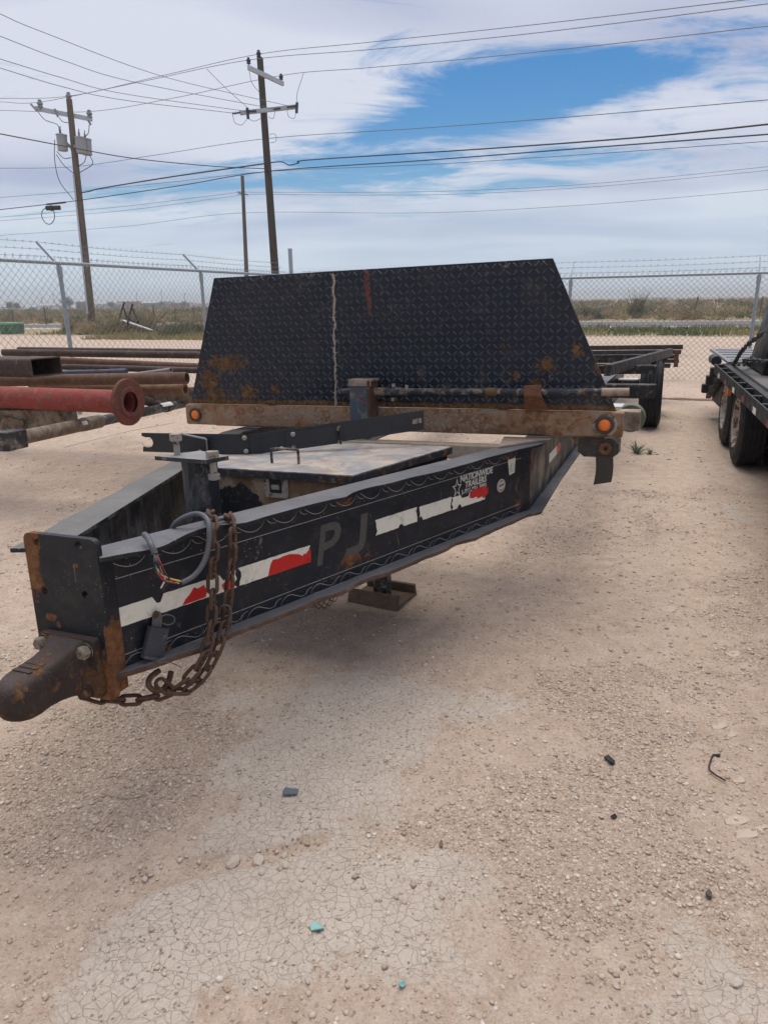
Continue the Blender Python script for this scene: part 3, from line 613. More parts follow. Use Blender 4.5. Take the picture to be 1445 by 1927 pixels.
wire([(-60, 186, 46), (0, 184.5, 45.6), (130, 180, P1Y), (307, 141, 41), (487, 101, P2Y), (700, 78, 33), (1000, 46, 27), (1390, 0, 21), (1500, -13, 20)], 0.013, LT)
LT = 'thin wire on the left ends of both upper crossarms'
wire([(-60, 193, 46), (0, 191, 45.6), (77, 191, P1Y-.55), (270, 152, 41), (468, 112, P2Y-1), (700, 92, 33), (1000, 62, 27), (1445, 6, 20.5), (1500, -1, 20)], 0.013, LT)
LT = 'thin wire on the right ends of both upper crossarms'
wire([(-60, 209, 46), (0, 207, 45.6), (170, 209, P1Y+.5), (330, 183, 41), (530, 141, P2Y+.8), (700, 126, 34), (1000, 98, 28), (1445, 48, 21.5), (1500, 41, 21)], 0.013, LT)
LSN = ['highest', 'second highest', 'third highest', 'lowest']; LS = 'thin wire slanting from the upper left down to the lower crossarm of the dark pole'
for a in (((-40, 9, 24), (0, 25, 25), (77, 58, 27.5), (307, 143, 34), (545, 199, P2Y-.3)), ((-40, 52, 24), (0, 67, 25), (120, 113, 29), (250, 153, 33), (515, 204, P2Y-.4)), ((-40, 98, 25), (0, 110, 26), (115, 145, 29), (230, 175, 33), (466, 209, P2Y-.4)), ((-40, 114, 25), (0, 127, 26), (120, 163, 29), (230, 187, 33), (438, 212, P2Y-.4))): wire(a, 0.012, LSN.pop(0)+' of four thin wires slanting down to the lower crossarm of the dark pole')
wire([(-60, 318, 46), (0, 316, 45.6), (140, 313, P1Y), (300, 290, 41), (502, 260, P2Y), (800, 240, 32), (1100, 217, 26), (1445, 187, 22), (1500, 182, 21.6)], 0.013, 'single thin wire crossing the poles below their crossarms')
wire([(-60, 239, 25), (0, 251, 26), (120, 274, 30), (249, 297, 33.5), (400, 312, 36.5), (501, 317, P2Y-.25)], 0.02, 'black service cable sagging to the dark pole from the upper left', LINE)
wire([(154, 362, P1Y-.25), (170, 359, 43.5), (195, 353, 42.6), (330, 331, 40.3), (500, 307, P2Y-.25)], 0.034, 'thick black cable strung between the two near poles', LINE)
wire([(504, 306, P2Y-.25), (530, 304, 37), (545, 310, 36.6), (562, 306, 36.2), (585, 300, 35.6), (900, 280, 28.5), (1200, 258, 24), (1445, 233, 21), (1500, 227, 20.5)], 0.026, 'thick black cable running right from the dark pole with a drip loop', LINE)
wire([(-60, 402, 45), (0, 394, 44.6), (137, 378, P1Y-.25), (330, 350, 40.5), (502, 322, P2Y-.25), (800, 301, 31), (1100, 278, 25.5), (1445, 252, 21.5), (1500, 248, 21)], 0.022, 'medium black cable below the thick cable on both near poles', LINE)
wire([(-60, 375, 45), (0, 371, 44.6), (140, 360, P1Y), (340, 340, 40.5), (504, 322, P2Y), (800, 309, 32), (1100, 290, 26), (1445, 265, 22), (1500, 261, 21.6)], 0.011, 'thin grey wire alongside the medium black cable')
LBN = ['highest', 'middle', 'lowest']; LB = 'thin wire carried by the slim pole across the road'
for a in (((-60, 412, 64), (0, 408, 63), (230, 388, 62), (450, 361, P3Y-.1), (466, 361, P3Y-.1), (800, 360, 57), (1100, 346, 53), (1445, 313, 50), (1500, 308, 49.5)), ((-60, 419, 64), (0, 415, 63), (230, 396, 62), (450, 367, P3Y-.1), (466, 365, P3Y-.1), (800, 366, 57), (1100, 352, 53), (1445, 320, 50), (1500, 315, 49.5)), ((-60, 447, 64), (20, 441, 63), (240, 425, 62), (458, 400, P3Y-.2), (800, 400, 57), (1100, 385, 53), (1445, 356, 50), (1500, 351, 49.5))): wire(a, 0.013, LBN.pop(0)+' of three thin wires carried by the slim pole across the road')
e = empty('cable_splice_case', loc_=at(100, 386, 44.4), label='black splice case with a coiled loop hanging under the cable left of the transformer pole', cat='splice case'); o = at(100, 386, 44.4)
obj('case', MB().tube([at(87, 391, 44.3)-o, at(113, 390, 44.3)-o], 0, 12, rs=[.13, .13]).tube([at(95, 391, 44.3)-o, at(99, 391, 44.3)-o], .16, 12), LINE, e, 40)
obj('hanger', MB().tube([at(88, 384, 44.4)-o, at(124, 380, 44.4)-o], 0.05, 8), LINE, e)
obj('loop', MB().tube(spline([at(a, b, 44.3)-o for a, b in ((88, 389), (80, 396), (79, 408), (86, 419), (95, 421), (102, 412), (102, 400), (99, 392))], 6), 0.022, 6), LINE, e)
# ================================================================== THINGS BEYOND THE FENCE
GREEN = m_paint('green_cabinet_paint', (0.075, 0.15, 0.09), 0.05, 0.35, 0.55, 0.8, specks=False)
c = ground(24, 628); e = empty('utility_cabinet', M=Matrix.Translation(c) @ Matrix.Rotation(-0.38, 4, 'Z'), label='green metal utility box standing in the dry brush', cat='utility box')
mb = MB().sweep([[Vector((x*s, y*s*.8, z)) for x, y in ((-.58, -.5), (.58, -.5), (.58, .5), (-.58, .5))] for z, s in ((-0.02, .94), (.55, 1.0))]); obj('body', mb, GREEN, e)
obj('lid', MB().box((0, 0, .62), (1.24, .9, .12), bev=.02), m_plain('pale_green_paint', (0.22, 0.42, 0.29), 0.5), e); obj('door_seam', MB().box((0, -.402, .28), (.02, .02, .46)), LINE, e)
c = at(250, 618, 35.0); o = Vector((c.x, c.y, 0)); e = empty('metal_frame', loc_=o, label='bent black angle iron frame standing in the brush', cat='metal frame'); Yf = c.y
for a, b in (((234, 568), (225, 598)), ((232, 577), (242, 606)), ((250, 571), (241, 604)), ((249, 580), (261, 606)), ((243, 601), (261, 607)), ((241, 604), (240, 622))):
    obj('bar', MB().bar(at(*a, Yf)-o, at(*b, Yf)-o, .07, .07), LINE, e)
A, B = at(230, 602, Yf+1.6), at(286, 621, Yf+1.5); o = (A+B)/2; o.z = 0
obj('tipped_board', MB().bar(A-o, B-o, .30, .05, bev=.01), m_plain('grey_white_board', (0.46, 0.46, 0.44), 0.6), label='white board lying tipped against the black metal frame', cat='board').location = o
for i, (px, Y, hpx, lean, lb) in enumerate(((1190, 53, 1.3, .10, 'thin leaning range fence post right of the round grey bush'), (1303, 53.5, 1.5, .25, 'strongly tilted range fence post right of the tall mesquite'), (1428, 53, 1.4, .06, 'range fence post seen beside the chain link post by the black bucket'), (291, 66, 1.5, .0, 'range fence post just right of the black metal frame'), (331, 66, 1.3, .0, 'range fence post in front of the red container'), (24, 64, 1.3, .05, 'range fence post above the green utility box'), (86, 64, 1.5, .02, 'tall range fence post between utility box and transformer pole'), (365, 66, 1.3, .05, 'range fence post nearest the headboard edge'))):
    g = at(px, 600, Y); g.z = 0
    obj('fence_post', MB().tube([(0, 0, -.03), (lean*.5, 0, hpx*.5), (lean, 0, hpx)], .06, 7), POLE, label=lb, cat='post', group='range fence posts').location = g
# far settlement on the left horizon
def shed(px, wpx, hpx, Y, wall, roof, label, flat=False):
    s = Y*1.045/FPX; g = at(px, 574, Y); g.z = 0; W_, H_ = wpx*s, hpx*s; e = empty('building', loc_=g, label=label, cat='building', group='distant buildings on the horizon'); D_ = W_*.6
    obj('wall', MB().box((0, 0, H_*.36), (W_, D_, H_*.72)), m_plain('far_wall', wall, .8), e)
    if flat: obj('roof', MB().box((0, 0, H_*.80), (W_*1.04, D_*1.04, H_*.14)), m_plain('far_roof', roof, .7), e)
    else: obj('roof', MB().prism([(-W_*.53, -D_*.55, H_*.72), (-W_*.53, D_*.55, H_*.72), (-W_*.53, 0, H_)], (W_*1.06, 0, 0)), m_plain('far_roof', roof, .7), e)
    for k in (-.28, .22): 
        f = obj('window', MB().box((W_*k, -D_/2-.03, H_*.36), (W_*.13, .06, H_*.26)), m_plain('far_glass', (.05, .055, .06), .2), e)
    obj('door', MB().box((0, -D_/2-.03, H_*.24), (W_*.10, .05, H_*.47)), m_plain('far_door', (.14, .13, .12), .6), e)
WH, GRY, RED, DK = (.62, .62, .6), (.36, .36, .37), (.30, .12, .09), (.16, .15, .15)
for a in ((22, 34, 7, 420, WH, GRY, 'long low white shed below two dark trees on the left horizon', True), (62, 12, 8, 380, (.15, .38, .42), GRY, 'small teal roofed hut on the left horizon', False), (92, 26, 11, 400, WH, GRY, 'white gabled house just left of a round dark tree', False), (118, 22, 8, 430, GRY, DK, 'grey low shed under the round dark tree', True), (158, 22, 15, 410, DK, DK, 'dark square barn behind the transformer pole', True), (192, 22, 12, 440, WH, GRY, 'white house right of the transformer pole', False), (222, 20, 10, 460, GRY, DK, 'grey shed behind the metal frame', False), (244, 34, 13, 500, RED, RED, 'rust red shed left of a bare mast', True), (282, 40, 11, 520, DK, GRY, 'dark shed with pale roof near the bare mast', False), (318, 18, 12, 480, GRY, GRY, 'grey box shed left of the red container', True), (331, 14, 9, 470, RED, RED, 'red container on the horizon left of the headboard', True), (352, 22, 9, 500, DK, DK, 'dark long shed right of the red container', True), (376, 30, 7, 480, WH, RED, 'pale shed beside the headboard edge', False), (1240, 26, 4, 560, WH, WH, 'white shed far off between the two trailers', True)): shed(*a)
for (px, wpx, hpx, Y, lb) in ((18, 16, 17, 400, 'left one of two dark trees over the long white shed'), (30, 14, 16, 405, 'right one of two dark trees over the long white shed'), (130, 26, 26, 385, 'round dark tree between the white house and the dark barn'), (208, 14, 14, 430, 'small grey tree behind the transformer pole'), (302, 16, 12, 470, 'low dark tree between far sheds'), (346, 14, 13, 450, 'bushy tree right of the red container')):
    g = at(px, 574, Y); g.z = 0; s = Y*1.045/FPX; r = np.random.default_rng(px); e = empty('tree', loc_=g, label=lb, cat='tree', group='distant trees on the horizon'); h_ = hpx*s
    T = np.concatenate([leaf_cloud(260, h_*.13, r, fn_bush(wpx*s*.34, h_*.4, (r.uniform(-.25, .25)*wpx*s, r.uniform(-.2, .2)*wpx*s, h_*r.uniform(.25, .55)))) for _ in range(6)])
    obj('crown', tri_mesh('crown', T, np.clip(.25+r.normal(size=len(T))*.15, 0, 1)), LEAF, e)
    mb = MB().tube([(0, 0, -.05), (.1, 0, h_*.4), (.2, .1, h_*.75)], 0, 7, rs=[.28, .2, .08]); obj('trunk', mb, POLED, e)
for px, hpx, Y, lb in ((80, 22, 420, 'thin far mast over the white house'), (103, 28, 420, 'taller far mast right of the white house'), (259, 26, 480, 'thin far mast over the rust red shed'), (306, 30, 480, 'far lattice mast between the sheds'), (349, 24, 470, 'thin far mast right of the red container')):
    g = at(px, 574, Y); g.z = 0; h_ = hpx*Y*1.045/FPX; obj('mast', MB().tube([(0, 0, -.05), (0, 0, h_)], 0, 6, rs=[.16, .10]).bar((-1, 0, h_*.9), (1, 0, h_*.9), .12, .12), POLED, label=lb, cat='mast', group='distant masts').location = g

# ================================================================== THE BLACK TRAILER
W2 = 1.295
def hbx(px, py): q_ = loc(px, py, Y=.03-.11*(760-py)/245); return (q_.x, 0, q_.z)
HB_RUST = [(hbx(px, py), (rx, .5, rz)) for px, py, rx, rz in ((430, 685, .11, .035), (395, 715, .05, .06), (405, 742, .07, .035), (465, 738, .06, .035), (520, 732, .03, .02), (1026, 687, .030, .028), (945, 650, .012, .014), (1010, 722, .03, .02), (1085, 660, .03, .03), (1128, 690, .02, .035), (1145, 735, .03, .03), (970, 705, .02, .015))]
ORUST = ((0.30, (0.045, 0.026, 0.014)), (0.5, (0.125, 0.066, 0.026)), (0.7, (0.23, 0.135, 0.052)))
def hb_extra(t, col, rg):
    # orange rust line along the bottom edge, straw-coloured mud low down, pale paint chips near the top edge
    s = t.node('ShaderNodeSeparateXYZ'); t.L.new(t.co, s.inputs[0]); z = s.outputs[2]
    e = t.rng(t.math('ADD', z, t.math('MULTIPLY', t.math('SUBTRACT', t.noise(20, 6, 0.7), .5), 0.05)), 0.162, 0.150)
    col = t.mix(e, col, t.ramp(t.noise(35, 6, .7), ORUST)); rg = t.mix(e, rg, (.9,)*3)
    sk = t.blobs([(hbx(692, 548), (.016, .5, .12))], .5, 60); col = t.mix(t.math('MULTIPLY', sk, .85), col, t.ramp(t.noise(50, 5), ((.3, (.07, .025, .018)), (.7, (.20, .075, .045)))))
    mud = t.math('MULTIPLY', t.rng(z, 0.50, 0.15), t.math('MULTIPLY', t.rng(t.noise(11, 8, .75, .5, off=(3, 0, 5)), .52, .70), .45))
    col = t.mix(mud, col, (0.24, 0.185, 0.11)); rg = t.mix(mud, rg, (.85,)*3)
    ch = t.math('MULTIPLY', t.rng(z, 0.79, 0.85), t.rng(t.noise(34, 6, .7, off=(1, 6, 2)), .60, .66)); col = t.mix(t.math('MULTIPLY', ch, .7), col, (.38, .31, .25))
    return col, rg
TREAD = m_paint('black_tread_plate_paint', (0.010, 0.0150, 0.024), 0.02, 0.07, 0.36, 1.0, specks=True, patches=HB_RUST, pamt=1.9, pscale=42, pcol=ORUST, extra=hb_extra, bump=0.1)
BEAM_P = [((0.80, -0.30, -0.06), (.03, .05, .012)), ((0.42, -1.37, -0.06), (0.02, 0.04, 0.02)), ((.40, -1.30, -.29), (.05, .1, .03)), ((0.88, -.10, -0.12), (.02, .03, .05)), ((.86, -.24, -.31), (.03, .03, .03)), ((.15, -2.1, -.36), (.02, .03, .03))]
BEAMM = m_paint('worn_black_beam_paint', (0.008, 0.010, 0.015), 0.08, 0.10, 0.38, 1.0, patches=BEAM_P, pamt=1.0, updust_sheen=0.55, dcol=(0.27, 0.265, 0.27), specks=True)  # bluish base and grey flange tops paint in sky reflection, besides dust
BEAML = m_paint('muddy_black_beam_paint', BLK, 0.10, 0.35, 0.45, 1.0, updust_sheen=0.60, dcol=(0.27, 0.255, 0.235), streak=0.45)
EDGER = m_rust('rusty_flange_edge', RUSTD, 1.5, 0.3)
RAILM = m_paint('rusty_rail', (0.20, 0.105, 0.055), 0.55, 0.72, 0.8, 1.3, rcol=((0.3, (0.09, 0.045, 0.025)), (0.5, (0.20, 0.10, 0.05)), (0.7, (0.30, 0.19, 0.11))), specks=False, dcol=(0.25, 0.195, 0.14), bump=.4, streak=.3, seed=2.0)
PLATEM = m_paint('black_coupler_plate_paint', (0.010, 0.012, 0.015), 0.10, 0.05, 0.45, 1.4, patches=[((-.125, -2.26, -.03), (.05, .2, .13)), ((.11, -2.26, -.40), (.05, .2, .10)), ((-.07, -2.26, -.215), (.02, .2, .012)), ((-.045, -2.26, -.235), (.008, .2, .010)), ((.05, -2.26, -.05), (.008, .2, .006)), ((.125, -2.26, -0.30), (.012, .2, .10))], pamt=.45, pscale=22, pcol=((0.3, (0.07, 0.032, 0.016)), (0.5, (0.16, 0.07, 0.028)), (0.7, (0.24, 0.12, 0.05))))
COUPM = m_paint('rusty_black_coupler', (0.030, 0.021, 0.017), 0.45, 0.30, 0.6, 2.6, rcol=((0.3, (0.03, 0.018, 0.013)), (0.5, (0.075, 0.036, 0.020)), (0.7, (0.13, 0.07, 0.032))), updust_sheen=0.5, dcol=(.105, .075, .066), bump=.4, patches=[((.085, -2.28, -.37), (.035, .03, .05))], pamt=.9, pscale=30, pcol=((0.3, (0.05, 0.027, 0.016)), (0.5, (0.11, 0.056, 0.028)), (0.7, (0.18, 0.10, 0.046))))
CHAINM = m_rust('rusty_chain', RUSTD, 6.0, 0.35, .85, .4)
ZINC = m_paint('dull_zinc', (0.24, 0.225, 0.19), .45, .4, .5, 6, specks=False)
MUDST = m_paint('mud_caked_steel', (0.10, 0.075, 0.055), 0.3, 0.85, 0.85, 1.2, specks=False, dcol=(.33, .26, .19), bump=.4)
BLUEST = m_paint('blue_grey_post_paint', (0.045, 0.065, 0.085), 0.32, 0.35, 0.55, 2.5)
RODM = m_paint('dark_rod_paint', (0.018, 0.024, 0.032), 0.25, 0.5, 0.5, 3.0)
BOXM = m_paint('toolbox_black_paint', BLK, 0.0, .15, .4, 1, patches=None, extra=lambda t, c, r: ((lambda m: (t.mix(m, t.mix(t.rng(t.noise(9, 7, .7, off=(2, 2, 2)), .42, .62), (0.16, 0.10, 0.06), (0.27, 0.21, 0.15)), c), t.mix(m, (.9,)*3, r)))(t.rng(t.math('ADD', t.noise(6, 8, .65, off=(1.2, .4, .9)), t.blobs([((-.16, -1.19, -.17), (.12, .2, .09)), ((.30, -1.19, -.14), (.1, .2, .03)), ((.5, -.8, -.1), (.14, .4, .09))], .25, 14)), .55, .62))))
LIDM = m_paint('dusty_toolbox_lid', (0.04, 0.042, 0.048), 0.15, .5, .5, 1.2, updust_sheen=.75, dcol=(.34, .335, .34), specks=False, extra=lambda t, c, r: (lambda m, m2: (t.mix(m2, t.mix(m, c, t.ramp(t.noise(14, 6, .7), ((.3, (.36, .295, .24)), (.7, (.44, .38, .32))))), (.25, .175, .145)), t.mix(m, r, (.9,)*3)))(t.rng(t.noise(4.6, 8, .68, .4, off=(3.3, 1, 0)), .42, .60), t.math('MULTIPLY', t.rng(t.noise(8.5, 8, .75, .3, off=(7, 3, 0)), .50, .64), .65)))
TM_root = empty('flatbed_trailer', M=TM, label='black bumper pull trailer with A-frame tongue and sloped tread plate headboard', cat='trailer')
def part(name, mb, mat, parent=TM_root, smooth=None, **k): return obj(name, mb, mat, parent, smooth, **k)

# ---- headboard
hbq = [(-1.2665, .03, .128), (1.2665, .03, .128), (.9468, -.081, .852), (-.9468, -.081, .852)]
hq = [Vector(p) for p in hbq]; hn = (hq[1]-hq[0]).cross(hq[3]-hq[0]).normalized(); hn = hn if hn.y < 0 else -hn
head = part('headboard', MB().prism(hq, -hn*0.008), TREAD)
hz = (hq[3]-hq[0]); hz = Vector((0, hz.y, hz.z)).normalized(); mb = MB(); rr_ = random.Random(3); pz = .035; L_ = Vector((0, (-.081-.03), (.852-.128))).length
rows = int(L_/pz)
for j in range(rows+1):
    d = j*pz+.012
    if d > L_-.012: continue
    half = 1.2665+(.9468-1.2665)*d/L_-.02; nxl = int(half/pz)
    for i in range(-nxl, nxl+1):
        x = i*pz; 
        if abs(x) > half: continue
        c = Vector((x, .03, .128))+hz*d; sg = 1 if (i+j) % 2 else -1; a = sg*math.pi/4; u = Vector((1, 0, 0))*math.cos(a)+hz*math.sin(a); vv = -Vector((1, 0, 0))*math.sin(a)+hz*math.cos(a); l = .0170; wd = .0056; k = hn*.0056
        c += hn*.0003
        mb.add([c-u*l, c-u*l*.55-vv*wd, c+u*l*.55-vv*wd, c+u*l, c+u*l*.55+vv*wd, c-u*l*.55+vv*wd, c-u*l*.45+k, c+u*l*.45+k], [(0, 1, 6), (1, 2, 7, 6), (2, 3, 7), (3, 4, 7), (4, 5, 6, 7), (5, 0, 6)])
TREADL = m_paint('worn_lit_tread_lugs', (0.034, 0.043, 0.058), 0.02, 0.12, 0.30, 1.0, specks=False, patches=HB_RUST, pamt=1.9, pscale=42, pcol=ORUST, extra=hb_extra, bump=.05, spec=.5)  # lighter lug colour paints in their lit edges along with worn paint
lugs = part('tread_lugs', mb, TREADL, head, kind='stuff')
# pale ragged weld seam and old torn tape on the plate
P0 = loc(629, 527, Y=-.07); P1 = loc(632, 758, Y=.03); mb = MB()
for k in range(46):
    t_ = k/45; c = Vector((P0.x+(P1.x-P0.x)*t_+rr_.uniform(-.005, .005)+.003*math.sin(k*.9), 0, 0)); dd = L_*(1-t_)*.965; c += Vector((0, .03, .128))+hz*dd+hn*.003
    w_ = rr_.uniform(.004, .010); mb.add([c-Vector((w_, 0, 0))-hz*.012, c+Vector((w_*.6, 0, 0))-hz*.010, c+Vector((w_, 0, 0))+hz*.012, c-Vector((w_*.5, 0, 0))+hz*.016, c+hn*.005], [(0, 1, 4), (1, 2, 4), (2, 3, 4), (3, 0, 4)])
    if k % 2 == 0: s_ = rr_.choice((-1, 1)); mb.add([c, c+hz*.006, c+Vector((s_*rr_.uniform(.014, .032), 0, 0))+hz*rr_.uniform(-.006, .016)+hn*.002], [(0, 1, 2)])
part('weld_seam', mb, m_rust('pale_weld_scale', ((.3, (.26, .21, .165)), (.6, (.42, .36, .29)), (.8, (.50, .44, .37))), 6, .3), head)
part('headboard_brace', MB().bar((-.7, .06, .13), (-.7, .0, .80), .05, .05).bar((.7, .06, .13), (.7, .0, .80), .05, .05), BEAMM, head)
# ---- front rail with its amber lamps
part('front_rail', MB().box((0, .052, .0625), (2*W2, .10, .125), bev=.012), RAILM, smooth=40)
mb = MB(); r = np.random.default_rng(9)
for k in range(420):                                        # caked mud lumps on the rail face
    x = r.choice([r.normal(-.62, .20), r.normal(.25, .12), r.normal(.02, .2), r.normal(.45, .08)]); z = r.uniform(.008, .117); s = r.uniform(.006, .02)
    mb.add([Vector((x, .004, z))+Vector((a*s*r.uniform(.6, 1.2), -h_*s*.28, b*s*r.uniform(.6, 1.2))) for a, b, h_ in ((-1, -.4, 0), (0, -1, 0), (1, -.3, 0), (.8, .7, 0), (-.6, .9, 0), (.05, .1, 1))], [(0, 1, 5), (1, 2, 5), (2, 3, 5), (3, 4, 5), (4, 0, 5)])
part('caked_mud', mb, m_rust('dry_mud', ((.3, (.15, .12, .085)), (.5, (.24, .195, .145)), (.75, (.34, .285, .22))), 5, .4, .95), kind='stuff')
RUB = m_plain('grommet_rubber', (.05, .045, .04), .8, .3, 40); t = MT('amber_lens'); AMB = t.done(t.mix(t.rng(t.noise(60, 5, .7), .55, .68), (.80, .17, .012), (.42, .13, .04)), .35)
t.b.inputs['Subsurface Weight'].default_value = 0.0
for sx, rr in ((1, .031), (-1, .029)):
    lamp = part('marker_lamp', MB().lathe([(0, .040), (-.008, .044), (-.012, .038), (-.010, rr), (.0, rr)], (sx*1.217, .002, .062), (0, 1, 0), 28), RUB, smooth=40)
    obj('lens', MB().lathe([(-.004, rr), (-.010, rr*.92), (-.015, rr*.62), (-.017, rr*.3), (-.018, 0)], (sx*1.217, .002, .062), (0, 1, 0), 28), AMB, lamp, 60)
    if sx > 0: obj('mud_ring', MB().lathe([(0, .060), (-.003, .058), (-.005, .050), (0, .045)], (sx*1.217, .001, .062), (0, 1, 0), 28), MUDST, lamp, 60)
# ---- tongue: two I-beams meeting at the coupler plate, each bending back into a straight frame rail
ZT, HB, FL = -.019, .357, .0601
def ibeam(name, sx, mat, dents):
    b = part(name, MB(), mat)
    path = []
    n = 64
    for k in range(n+1): path.append((BP0+(BK-BP0)*k/n, BNORM.copy(), k/n*BLEN))
    mit = (BNORM+Vector((1, 0, 0))).normalized(); mit = mit/mit.dot(BNORM); path[-1] = (path[-1][0], mit, BLEN)
    for k in range(1, 13): path.append((Vector((BK.x, BK.y+k*.7, 0)), Vector((1, 0, 0)), BLEN+k*.7))
    def sec(a0, a1, z0, z1, dz=None, dw=None):
        S_ = []
        for p, nn, s in path:
            L4 = []
            for (o, z) in ((a0, z0), (a1, z0), (a1, z1), (a0, z1)):
                q_ = p+nn*(o+(dw(s, o) if dw else 0)); L4.append(Vector((q_.x*sx, q_.y, z+(dz(s, o) if dz else 0))))
            S_.append(L4)
        return S_
    def dz_t(s, o):
        if o <= 0: return 0
        return sum(a*math.exp(-((s-c)/w_)**2) for c, w_, a in dents)
    def dw_t(s, o):
        tap = -(.018 if sx > 0 else -.012)*max(0, 1-s/.10) if o > 0 else 0
        return tap + (.004*math.sin(s*9)+.003*math.sin(s*23+1) if o > 0 else 0)
    fl = MB(); fl.sweep(sec(-FL, .0, ZT-.012, ZT)); 
    m1 = MB().sweep(sec(.0, FL, ZT-.0121, ZT-.0001, dz_t, dw_t)); 
    b.data = MB().sweep(sec(-.004, .004, ZT-HB+.011, ZT-.0115)).mesh('web'); b.data.materials.append(mat)
    fl.v += m1.v; fl.f += [tuple(i+len(fl.v)-len(m1.v) for i in f) for f in m1.f]
    top = obj('top_flange', fl, mat, b)
    dwb = lambda s, o: (.004*math.sin(s*11+2)+.003*math.sin(s*31) if o > 0 else 0)-(.04*max(0, 1-s/.12) if o > 0 else 0)
    obj('bottom_flange', MB().sweep(sec(-FL, FL, ZT-HB, ZT-HB+.012, lambda s, o: (.006*math.sin(s*5)*math.sin(s*17) if o > 0 else 0), dwb)), mat, b)
    lip = []
    for p, nn, s in path[:n+1]:
        o = FL+dwb(s, 1)+.0005; q_ = p+nn*o; zz = ZT-HB+.006+.006*math.sin(s*5)*math.sin(s*17); j_ = .002*math.sin(s*60)+.0015*math.sin(s*143)
        lip.append([Vector((q_.x*sx, q_.y, zz+e_)) + Vector((nn.x*sx, nn.y, 0))*f_ for e_, f_ in ((-.008, -.002), (-.005, .004+j_), (.004, .003+j_), (.0075, -.002))])
    obj('flange_lip', MB().sweep(lip), EDGER, b)
    return b
beamR = ibeam('tongue_beam', 1, BEAMM, [(.30, .10, .016), (.46, .05, -.006), (.16, .06, -.010), (.88, .03, -.007), (1.0, .12, .006), (1.5, .1, -.003)])
beamL = ibeam('tongue_beam', -1, BEAML, [(.4, .2, .004)])
WEBM = Matrix((BD, Vector((0, 0, 1)), BNORM)).transposed().to_4x4()      # X along the beam, Y up, Z out of the web
def on_web(me, s, z, off=.0045, rot=0.0, sc=1.0):
    M_ = Matrix.Translation(wp(s, z, off)) @ WEBM @ Matrix.Rotation(rot, 4, 'Z') @ Matrix.Scale(sc, 4); me.transform(M_); return me
# reflective tape, chipped
TAPEW = m_paint('white_reflective_tape', (.60, .575, .48), .10, .25, .5, 2.2, specks=True, rcol=((.3, (.20, .14, .09)), (.6, (.33, .25, .16)), (.8, (.4, .33, .2)))); TAPER = m_paint('red_reflective_tape', (.42, .016, .014), .0, .12, .35, 2, specks=False); 
def tape(name, s0, s1, z0, z1, mat, seed, off, endrag=.012, tilt=0.0, notch=()):
    r = random.Random(seed); P = []; n = max(6, int((s1-s0)/.012))
    for k in range(n+1): P.append((s0+(s1-s0)*k/n, z0+tilt*k/n+r.uniform(-.0007, .0009)+sum(a for c, w_, a in notch if a > 0 and abs(s0+(s1-s0)*k/n-c) < w_)))
    for k in range(1, 4): P.append((s1+r.uniform(-endrag, endrag*.4), z0+tilt+(z1-z0)*k/4))
    for k in range(n, -1, -1): P.append((s0+(s1-s0)*k/n, z1+tilt*k/n+r.uniform(-.0009, .0007)+sum(a for c, w_, a in notch if a < 0 and abs(s0+(s1-s0)*k/n-c) < w_)))
    for k in range(3, 0, -1): P.append((s0+r.uniform(-endrag*.4, endrag), z0+(z1-z0)*k/4))
    me = outline_mesh(name, P, [], .0008); return obj(name, on_web(me, 0, 0, off), mat, beamR)
tape('reflective_tape', .030, .445, -.242, -.185, TAPEW, 1, .0048, notch=((.17, .012, -.022), (.40, .012, -.02)))
tape('reflective_tape', .455, .765, -.241, -.181, TAPEW, 2, .0048)
tape('reflective_tape', 1.105, 1.36, -.227, -.165, TAPEW, 3, .0048, notch=((1.26, .012, .012),))
tape('reflective_tape', 1.375, 1.60, -.228, -.168, TAPEW, 4, .0048, notch=((1.375, .02, .02),))
tape('reflective_tape', 1.605, 1.86, -.230, -.172, TAPEW, 5, .0048, notch=((1.70, .03, -.018), (1.66, .012, .015), (1.76, .02, -.012)))
me = outline_mesh('reflective_tape', [(.245, -.240), (.327, -.239), (.335, -.222), (.325, -.198), (.302, -.204), (.29, -.196), (.272, -.215), (.258, -.224)], [], .0008); obj('reflective_tape', on_web(me, 0, 0, .0056), TAPER, beamR)
me = outline_mesh('reflective_tape', [(.395, -.238), (.44, -.236), (.43, -.214), (.41, -.205), (.388, -.219)], [], .0008); obj('reflective_tape', on_web(me, 0, 0, .0056), TAPER, beamR)
me = outline_mesh('reflective_tape', [(.572, -.2415), (.764, -.2415), (.766, -.196), (.752, -.199), (.744, -.207), (.734, -.205), (.726, -.211), (.712, -.201), (.697, -.196), (.672, -.190), (.645, -.189), (.618, -.193), (.596, -.190), (.585, -.204), (.578, -.222)], [], .0008); obj('reflective_tape', on_web(me, 0, 0, .0056), TAPER, beamR)
me = outline_mesh('reflective_tape', [(1.735, -.198), (1.76, -.206), (1.79, -.203), (1.80, -.215), (1.835, -.212), (1.85, -.222), (1.885, -.205), (1.885, -.178), (1.855, -.165), (1.80, -.164), (1.74, -.172)], [], .0008); obj('reflective_tape', on_web(me, 0, 0, .0056), TAPER, beamR)
